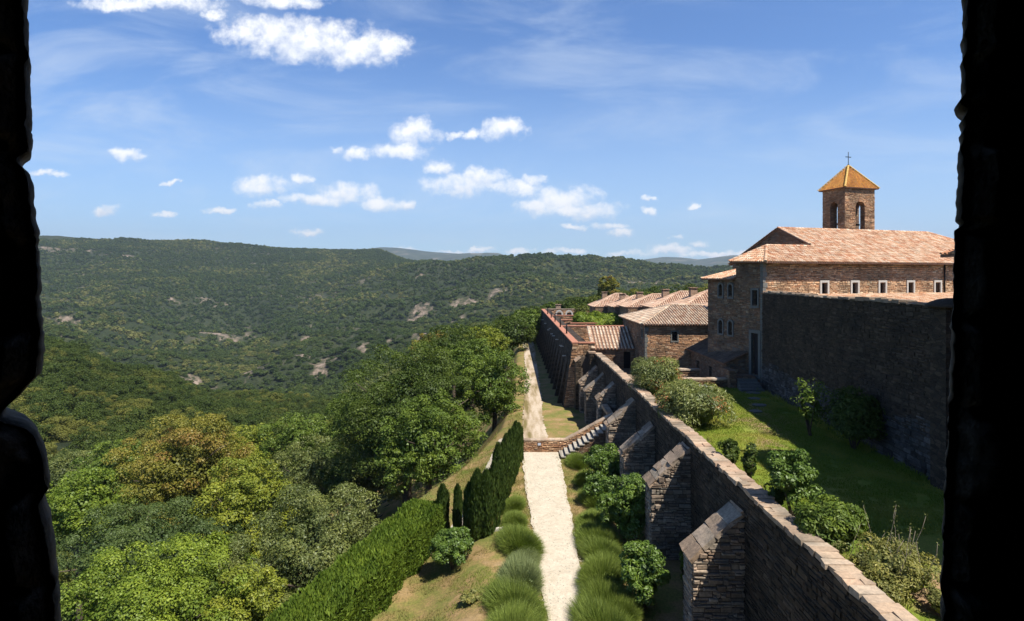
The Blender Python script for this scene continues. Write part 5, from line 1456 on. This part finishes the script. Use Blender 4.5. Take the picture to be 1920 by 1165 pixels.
# left return and the lower block behind it
hl = [rect(5.85, 6.7, 6.45, 7.95), arch(3.15, .5, 7.3, 8.4), arch(1.85, .5, 7.3, 8.4), arch(3.15, .5, 4.1, 5.25), arch(1.85, .5, 4.1, 5.25), rect(5.75, 1.15, 6.55, 4.5)]
sL = 7.0
o3 = Q(0, sL, 5)
panel(m, o3, -SU, UP, LN_, [(0, 0), (7.0, 0), (7.0, 10.35), (3.8, 10.35), (3.8, 8.85), (0, 8.85)], hl, .4, 0)
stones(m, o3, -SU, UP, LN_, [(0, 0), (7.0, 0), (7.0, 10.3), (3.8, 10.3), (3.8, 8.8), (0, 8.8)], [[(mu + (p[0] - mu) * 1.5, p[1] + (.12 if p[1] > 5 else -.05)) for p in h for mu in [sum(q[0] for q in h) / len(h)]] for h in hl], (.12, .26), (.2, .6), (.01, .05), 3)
m.quad(Q(0, sL, 5), Q(LEN, sL + 6, 5), Q(LEN, sL + 6, 13.8), Q(0, sL, 13.8))
m.quad(Q(0, 3.2, 13.8), Q(7.3, 3.2, 13.8), Q(7.3, 3.2, 15.35), Q(0, 3.2, 15.35))
# nave gable facing left and the far end
m.add([Q(7.35, -.0, 13), Q(7.35, 13, 11), Q(7.35, 13, 15.3), Q(7.35, 6.5, 18.45), Q(7.35, 0, 15.3)], [(0, 4, 3, 2, 1)])
m.add([Q(LEN, -.0, 5), Q(LEN, 13, 5), Q(LEN, 13, 15.3), Q(LEN, 0, 15.3)], [(0, 1, 2, 3)])
m.quad(Q(LEN, 13, 5), Q(7.35, 13, 5), Q(7.35, 13, 15.3), Q(LEN, 13, 15.3))
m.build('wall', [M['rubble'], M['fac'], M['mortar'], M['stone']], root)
# cornice band below the eaves
m = MB(); m.obox(Q(0, 0, 15.0), TU, UP, FN, -.1, LEN, .12, .3, 0, .2); m.obox(Q(0, 3.2, 15.0), -SU, UP, LN_, 0, 3.42, .13, .29, 0, .2); m.build('cornice', M['terra2'] if 'terra2' in M else M['under'], root)
for h in hs: window(root, Q(0, 0, 5), TU, UP, FN, h, M['lime'], M['glass'], M['wood'], .17, .1, .3)
for k, h in enumerate(hl[:5]): window(root, o3, -SU, UP, LN_, h, M['dlime'], M['glass'], M['wood'], .15 if k else .17, .09, .3, bars=False)
mm_ = MB(); ring(mm_, o3, -SU, UP, LN_, hl[5], .26, .1); dr = mm_.build('door_surround', M['dlime'], root)
mm_ = MB(); mm_.poly([o3 + (-SU) * p[0] + UP * p[1] - LN_ * .25 for p in hl[5]]); 
for q in range(4): mm_.obox(o3, -SU, UP, LN_, 5.77 + q * .195, 5.93 + q * .195, 1.2, 4.42, -.24, -.2)
mm_.build('door', M['wood'], root)
# quoins at the sunlit corner
m = MB()
for k, z in enumerate(np.arange(5.2, 15.0, .42)): m.obox(Q(0, 0, z), TU, UP, FN, -.05, .22 + .2 * (k % 2) * random.random(), 0, .39, -.25, .075, 0, .012)
m.build('quoin', M['dlime'], root)
# roofs
e0 = Q(-.45, -.8, 15.2); hipR = Q(2.35, 2.3, 16.62); e1 = Q(-.45, 3.45, 15.32); rg0 = Q(7.3, 6.5, 18.55); mid = Q(7.3, 2.3, 16.62)
eL = Q(LEN - 5.2, 0 - .5, 15.32)
front = [e0, Q(30.0, -.8, 15.2), Q(26.2, 6.5, 18.55), rg0, mid, hipR]
m = MB()
slab(m, front, .1); tiles(m, front, .23, .40, .09)
# clay half round row under the eave
hl_ = [e1, e0, hipR]; slab(m, hl_, .1); tiles(m, hl_, .23, .40, .09)
bk = [Q(7.3, 3.45, 15.9), e1, hipR, mid]; slab(m, bk, .1)
tiles(m, [Q(7.3, 3.6, 15.95), e1, hipR, mid], .23, .4, .09)
backp = [Q(26.2, 13.5, 15.3), Q(7.3, 13.5, 15.3), rg0, Q(26.2, 6.5, 18.55)]; slab(m, backp, .1); tiles(m, backp, .23, .4, .09)
rp = [Q(30.0, -.8, 15.2), Q(30.0, 13.5, 15.3), Q(26.2, 6.5, 18.55)]; slab(m, rp, .1); tiles(m, rp, .23, .4, .09)
for (a, b) in ((e0, hipR), (e1, hipR), (hipR, mid), (rg0, Q(26.2, 6.5, 18.55)), (Q(30.0, -.8, 15.2), Q(26.2, 6.5, 18.55)), (Q(30.0, 13.5, 15.32), Q(26.2, 6.5, 18.55)), (mid + UP * .02, rg0 + UP * .02), (Q(7.3, 13.5, 15.3), rg0)): caps(m, a, b, .12, .38)
m.build('roof', [M['tile_c'], M['under']], root)
m = MB(); lb = [Q(-.45, 7.4, 13.85), Q(-.45, 3.22, 13.85), Q(7.3, 3.22, 15.5), Q(7.3, 7.4, 15.5)]; slab(m, lb, .1); tiles(m, lb, .23, .4, .09); caps(m, lb[0], lb[3], .1, .38)
m.build('lower_roof', [M['tile_c'], M['under']], root)
m = MB(); m.add([Q(LEN, 0, 15), Q(29.7, 0, 15), Q(29.7, 13, 15), Q(LEN, 13, 15)], [(0, 1, 2, 3)]); m.build('ceiling', M['under'], root)
# drain pipe at the right end of the front
m = MB(); m.tube([Q(19.45, -.12, 12.4), Q(19.45, -.12, 15.1)], .06, 8); m.build('drainpipe', M['iron'], root)
# aisle roof below the windows
root = thing('aisle', Q(10, -6, 5), 'low aisle with a salmon tile roof squeezed between the church windows and the dark wall', 'aisle')
a, b, c, d = Q(.35, -6.2, 11.45), Q(20.5, -12, 10.6), Q(21.5, -.08, 12.52), Q(.2, -.08, 12.55)
m = MB(); P_ = [Q(.35, -4.2, 11.9), Q(21.5, -4.2, 11.85), Q(21.5, -.06, 12.53), Q(.15, -.06, 12.56)]
P_ = [Q(.35, -4.6, 11.80), Q(21.5, -4.6, 11.80), Q(21.5, -.06, 12.56), Q(.15, -.06, 12.56)]
slab(m, P_, .1); tiles(m, P_, .23, .4, .09); m.build('roof', [M['tile_c'], M['under']], root)
m = MB(); m.prism([(Q(1, -4.2, 0).x, Q(1, -4.2, 0).y), (Q(21, -4.2, 0).x, Q(21, -4.2, 0).y), (Q(21, -.2, 0).x, Q(21, -.2, 0).y), (Q(1, -.2, 0).x, Q(1, -.2, 0).y)], 5, 11.6); m.build('wall', M['rubble'], root)

# dark court wall running towards the eye
root = thing('court_wall', (19, 36, 5.2), 'high dark stone wall closing the right side of the lawn, all in shade', 'wall')
WA = Vector((19.72, 46.2, 4.9)); WB = Vector((18.0, 24.6, 4.9)); WU = (WB - WA).normalized(); WN = Vector((-abs(WU.y), WU.x * 1, 0)); WN = Vector((WU.y, -WU.x, 0)); 
if WN.x > 0: WN = -WN
WL = (WB - WA).length
m = MB(); topz = 12.78 - 4.9
m.obox(WA - WN * .7, WU, UP, WN, 0, WL, 0, topz, 0, .7)
pl = rect(0, 2.2, WL, topz)
stones(m, WA, WU, UP, WN, pl, (), (.10, .24), (.2, .65), (.01, .055), 1)
foot = [(0, 0), (WL, 0), (WL, 3.2), (WL * .8, 2.3), (WL * .55, 2.7), (WL * .3, 2.2), (WL * .1, 2.6), (0, 2.2)]
stones(m, WA, WU, UP, WN, foot, (), (.14, .3), (.25, .7), (.02, .09), 2)
m.build('wall', [M['shaderubble'], M['shadestone'], M['fstone'] if 'fstone' in M else M['shadestone']], root)
m = MB(); u = 0
while u < WL:
    l = random.uniform(.3, .7); m.obox(WA - WN * .35, WU, UP, WN, u + .005, min(u + l, WL) - .005, topz - .02, topz + random.uniform(.03, .15) + .06 * math.sin(u * .5), -.4, .42, 0, .03); u += l
m.build('coping', M['scope'], root)
root = thing('end_pier', (18.1, 24.6, 5.2), 'round-capped pier at the near end of the dark court wall', 'pier')
m = MB(); m.box((17.75, 24.0, 5), (18.75, 24.9, 12.75)); m.build('shaft', M['shaderubble'], root)
m = MB(); m.lathe((18.22, 24.45, 12.75), [(.85, 0), (.85, .08), (.7, .2), (.42, .32), (.1, .38)], 16); m.build('cap', M['shadestone'], root)
# steps and landing below the church door
root = thing('door_steps', (18.6, 45, 5.2), 'worn stone steps leading down from the church door to the lawn', 'stairs')
m = MB(); m.box((17.75, 46.6, 4.6), (19.35, 48.1, 6.12)); m.box((17.2, 46.4, 4.6), (17.75, 48.2, 6.6)); m.build('landing', M['rubble'], root)
for k in range(5):
    m = MB(); m.box((17.85 - .1 * k, 46.6 - (k + 1) * .42, 4.9), (19.35, 46.6 - k * .42, 6.12 - .18 * (k + 1)), 0, .02); m.build('step', M['dlime'], root)
for k, (px, py) in enumerate([(1413, 737), (1416, 748), (1424, 760), (1418, 772)]):
    D = 8.78 * F / (py - 520); m = MB(); x = (px - 960) / F * D
    n = 9; m.prism([(x + math.cos(6.28 * i / n) * random.uniform(.35, .55), D + math.sin(6.28 * i / n) * random.uniform(.3, .5)) for i in range(n)], 5.1, 5.27)
    o = m.build('stepping_stone', M['dlime'], None, (x, D, 5.1)); tagit(o, ['first', 'second', 'third', 'fourth'][k] + ' flat stepping stone down from the church door steps', 'stepping stone', 'stepping stones in the lawn')

# ------------------------------------------------------------------ bell tower
root = thing('bell_tower', Q(21, 11, 13), 'square stone bell tower with an ochre pyramid roof and iron cross', 'bell tower')
T0 = Vector((34.9, 61.5, 0)); TW, TD = 4.05, 2.9
def B(t, s, z): return T0 + TU * t + SU * s + UP * z
m = MB(); zb, zt_ = 13.0, 23.45
th = .55
faces = [(B(0, 0, zb), TU, -SU, TW, 2.05, 1.25), (B(0, TD, zb), -SU, -TU, TD, 1.5, .95), (B(TW, TD, zb), -TU, SU, TW, 2.0, 1.25), (B(TW, 0, zb), SU, TU, TD, 1.45, .95)]
random.seed(23)
for (o_, u_, n_, w_, c_, ww) in faces:
    h = [arch(c_, ww, 4.6, 9.05)]
    panel(m, o_, u_, UP, n_, rect(0, 0, w_, zt_ - zb), h, th, 0)
    panel(m, o_ - n_ * th + u_ * th, u_, UP, -n_, rect(0, 0, w_ - 2 * th, zt_ - zb), [[(a - th, b) for a, b in h[0]]], 0.0, 0)
    stones(m, o_, u_, UP, n_, rect(0, 0, w_, zt_ - zb), h, (.10, .2), (.18, .5), (.01, .05), 1)
m.quad(B(0, 0, 17.55), B(TW, 0, 17.55), B(TW, TD, 17.55), B(0, TD, 17.55))
m.build('wall', [M['rubble'], M['ostone']], root)
ov = .28
a, b, c, d = B(-ov, -ov, zt_), B(TW + ov, -ov, zt_), B(TW + ov, TD + ov, zt_), B(-ov, TD + ov, zt_); ap = B(TW / 2, TD / 2, 26.05)
m = MB()
for P_ in ([a, b, ap], [d, a, ap], [b, c, ap], [c, d, ap]): slab(m, P_, .1); tiles(m, P_, .17, .22, .05, 0, .02, 3)
m.build('roof', [M['tile_t'], M['under']], root)
m = MB()
for p in (a, b, c, d): caps(m, p, ap, .1, .3)
m.build('hip_tiles', M['tile_h'], root)
m = MB(); m.tube([ap - UP * .1, ap + UP * 1.5], .035, 6); m.obox(ap + UP * .95, TU, UP, SU, -.38, .38, -.035, .035, -.03, .03); m.lathe((ap.x, ap.y, ap.z - .02), [(.12, 0), (.12, .1), (.04, .2)], 8)
m.build('cross', M['iron'], root)
bc = B(2.02, 1.45, 18.6)
m = MB(); m.lathe(bc, [(.52, 0), (.46, .12), (.36, .45), (.3, .75), (.2, .9), (.05, .95)], 18); bl = m.build('bell', M['bronze'], root)
m = MB(); m.obox(bc + UP * 1.0, TU, UP, SU, -1.5, 1.5, 0, .2, -.1, .1); m.obox(bc + UP * 1.2, TU, UP, SU, -.35, .35, 0, .45, -.09, .09); m.build('yoke', M['wood'], root)

# ------------------------------------------------------------------ wing right of the lawn (seen only past the jamb)
root = thing('gatehouse_wing', (24, 20, 5), 'tall stone wing shading the lawn, its tile eave just showing past the right jamb', 'building')
WX0, WY0, WY1, WX1, WZ = 19.3, 11.8, 22.6, 31, 21.4
m = MB(); hs = [rect(2.2, 3, 3.2, 4.6), rect(6.5, 3, 7.5, 4.6), rect(2.2, 9.5, 3.2, 11.2), rect(6.5, 9.5, 7.5, 11.2)]
panel(m, (WX0, WY1, 5), NY, UP, NX, rect(0, 0, 10.5, WZ - 5), hs, .4)
m.quad((WX0, WY0, 5), (WX1, WY0, 5), (WX1, WY0, WZ), (WX0, WY0, WZ)); m.quad((WX1, WY0, 5), (WX1, WY1, 5), (WX1, WY1, WZ), (WX1, WY0, WZ)); m.quad((WX1, WY1, 5), (WX0, WY1, 5), (WX0, WY1, WZ), (WX1, WY1, WZ))
m.build('wall', M['rubble'], root)
for h in hs: window(root, (WX0, WY1, 5), NY, UP, NX, h, M['dlime'], M['glass'], M['wood'], .17, .07, .3)
a, b, c, d = Vector((WX0 - .4, WY0 - .4, WZ)), Vector((WX1 + .4, WY0 - .4, WZ)), Vector((WX1 + .4, WY1 + .4, WZ)), Vector((WX0 - .4, WY1 + .4, WZ)); r1 = Vector((24, 20.4, WZ + 1.9)); r2 = Vector((27, 20.4, WZ + 1.9))
roofs(root, [[a, b, r2, r1], [d, a, r1], [c, d, r1, r2], [b, c, r2]], [M['tile_c'], M['under']], [(a, r1), (d, r1), (b, r2), (c, r2), (r1, r2)], pitch=.3, course=.5, rad=.115)
m = MB(); P_ = [Vector((21.5, 26.6, 15.15)), Vector((19.6, 26.6, 15.15)), Vector((19.6, 25.8, 15.6)), Vector((21.5, 25.8, 15.6))]
P_ = [Vector((19.2, 26.3, 15.0)), Vector((19.2, 22.65, 15.0)), Vector((21.2, 22.65, 15.8)), Vector((21.2, 26.3, 15.8))]
slab(m, P_, .12); tiles(m, P_, .24, .4, .09); m.box((19.75, 22.62, 5), (22.5, 26.0, 14.95), 2); m.build('porch_roof', [M['tile_c'], M['under'], M['rubble']], root)

# ------------------------------------------------------------------ the tower window the photo is taken through
root = thing('tower', (0, -1.5, 0), 'rough black stone jambs of the dark tower window framing the view', 'tower')
LJ = [(-9, 52), (0, 50), (60, 55), (150, 56), (230, 60), (262, 62), (285, 60), (296, 44), (304, 42), (320, 54), (345, 62), (380, 66), (410, 70), (440, 73), (480, 74), (520, 77), (560, 77), (600, 80), (640, 84), (680, 84), (705, 78), (730, 55), (750, 35), (768, 12), (782, 8), (790, 22), (800, 56), (820, 72), (850, 84), (885, 92), (915, 94), (940, 87), (965, 90), (1000, 100), (1060, 106), (1100, 110), (1165, 116), (1300, 120)]
RJ = [(-9, 1803), (60, 1802), (110, 1800), (150, 1800), (180, 1798), (190, 1787), (200, 1786), (208, 1803), (225, 1798), (270, 1796), (330, 1793), (400, 1789), (413, 1787), (418, 1795), (426, 1795), (430, 1788), (460, 1786), (520, 1785), (570, 1783), (640, 1781), (700, 1779), (780, 1776), (860, 1772), (940, 1768), (1000, 1766), (1060, 1764), (1110, 1761), (1165, 1762), (1300, 1758)]
YJ = 1.15     # inner face of the wall
M['jamb'] = mat_plain('dark_jamb_schist', (.11, .095, .075), .9, .5, 16, .7)  # one dark stone colour, mottled by noise
def jamb(prof, side, name):
    g = np.random.default_rng(4 + side)
    pys = np.arange(-260, 1420, 6.0)
    px = np.interp(pys, [p[0] for p in prof], [p[1] for p in prof])
    px = px + (fbm(pys / 14, pys * 0, 40 + side, 4) - .5) * 9
    zs = H - (pys - 520) / F * YJ; xe = (px - 960) / F * YJ
    # across: from the room side to the edge, then outwards through the wall
    na, nb2 = 60, 26
    far = -2.4 if side < 0 else 2.4
    rows = []
    for i, z in enumerate(zs):
        r = []
        for k in range(na):
            q = k / (na - 1); q = 1 - (1 - q) ** 1.6; x = far + (xe[i] - far) * q
            r.append((x, YJ, z))
        for k in range(1, nb2):
            q = k / (nb2 - 1); r.append((xe[i] + side * (.05 + 1.15 * q) * min(1, q * 3 + .2), YJ + .95 * q, z))
        rows.append(r)
    A = np.array(rows); n, mcol, _ = A.shape
    # stone relief pushed towards the room
    X_, Z_ = A[..., 0], A[..., 2]
    row = np.floor(Z_ / .17 + .35 * fbm(X_ * 2, Z_ * 2, 8, 2)); cx = X_ / .3 + _hash(row, row * 0, 5)
    edge = np.minimum(np.abs((Z_ / .17 + .35 * fbm(X_ * 2, Z_ * 2, 8, 2)) % 1 - .5), np.abs(cx % 1 - .5) * 1.3)
    bump = .035 * (1 - sstep(.34, .5, np.maximum(np.abs((Z_ / .17 + .35 * fbm(X_ * 2, Z_ * 2, 8, 2)) % 1 - .5), np.abs(cx % 1 - .5)))) + .02 * fbm(X_ * 22, Z_ * 22, 3, 3) + .03 * _hash(row, np.floor(cx), 9)
    wgt = np.ones(mcol); wgt[na - 4:na + 1] = .25
    A[..., 1] -= bump * wgt[None, :] * np.where(np.arange(mcol) < na, 1, 0)[None, :]
    i = np.arange(n * mcol).reshape(n, mcol)
    f = np.stack([i[:-1, :-1], i[:-1, 1:], i[1:, 1:], i[1:, :-1]], -1).reshape(-1, 4)
    if side > 0: f = f[:, ::-1]
    me = np_mesh(name, A.reshape(-1, 3), f, [M['jamb']], None, False)
    return link_mesh(name, me, root)
jamb(LJ, -1, 'jamb'); jamb(RJ, 1, 'jamb')
m = MB()
# room shell
m.box((-2.9, -3.4, 11.2), (2.9, -3.0, 17.4)); m.box((-2.9, -3.0, 11.2), (-2.4, 1.15, 17.4)); m.box((2.4, -3.0, 11.2), (2.9, 1.15, 17.4))
m.box((-2.9, -3.4, 17.4), (2.9, 2.1, 17.8)); 
m.box((-2.4, 1.16, 15.6), (2.4, 2.08, 17.4))
m.box((-2.9, -3.4, 10.8), (2.9, 2.1, 11.2))
m.box((-2.4, 1.16, 11.2), (2.4, 2.08, 12.2))
# outer skin down to the ground
m.box((-3.0, -3.5, -1), (3.0, 2.1, 10.8)); m.box((-3.0, -3.5, 17.8), (3.0, 2.1, 19.0))
m.box((-3.0, 1.2, 10.8), (-2.0, 2.1, 17.8)); m.box((2.05, 1.2, 10.8), (3.0, 2.1, 17.8))
m.build('wall', M['shaderubble'], root)
a, b, c, d = Vector((-3.4, -3.9, 19)), Vector((3.4, -3.9, 19)), Vector((3.4, 2.5, 19)), Vector((-3.4, 2.5, 19)); ap = Vector((0, -.7, 21))
roofs(root, [[a, b, ap], [b, c, ap], [c, d, ap], [d, a, ap]], [M['tile_o'], M['under']], (), pitch=.3, course=.5, rad=.115)

root = thing('sky_block_range', (11, -3, 5), 'added stone block, unseen behind the point of view, keeping sky light off the lawn', 'building')  # unseen building added to block sky light and darken the lawn
m = MB(); m.box((3.05, -15, -1), (19.2, 1.8, 18.2)); m.build('wall', M['rubble'], root)
a, b, c, d = Vector((3.05, -15.4, 18.2)), Vector((19.2, -15.4, 18.2)), Vector((19.2, 1.9, 18.2)), Vector((3.05, 1.9, 18.2)); r1 = Vector((3.05, -6.7, 20.4)); r2 = Vector((19.2, -6.7, 20.4))
roofs(root, [[a, b, r2, r1], [c, d, r1, r2]], [M['tile_c'], M['under']], [(r1, r2)], pitch=.3, course=.5, rad=.115)
# ------------------------------------------------------------------ air
m = MB(); m.box((-9500, -200, -230), (9500, 9500, 760))
hz_ = m.build('haze', [], None)
t = NT('haze_air'); v = t.n('ShaderNodeVolumePrincipled'); v.inputs['Color'].default_value = (.72, .84, 1, 1); v.inputs['Density'].default_value = HAZE; v.inputs['Anisotropy'].default_value = .2
t.l(v.outputs[0], t.out.inputs['Volume']); hz_.data.materials.append(t.m)
tagit(hz_, 'faint blue summer haze over the valley', 'haze', kind='stuff')
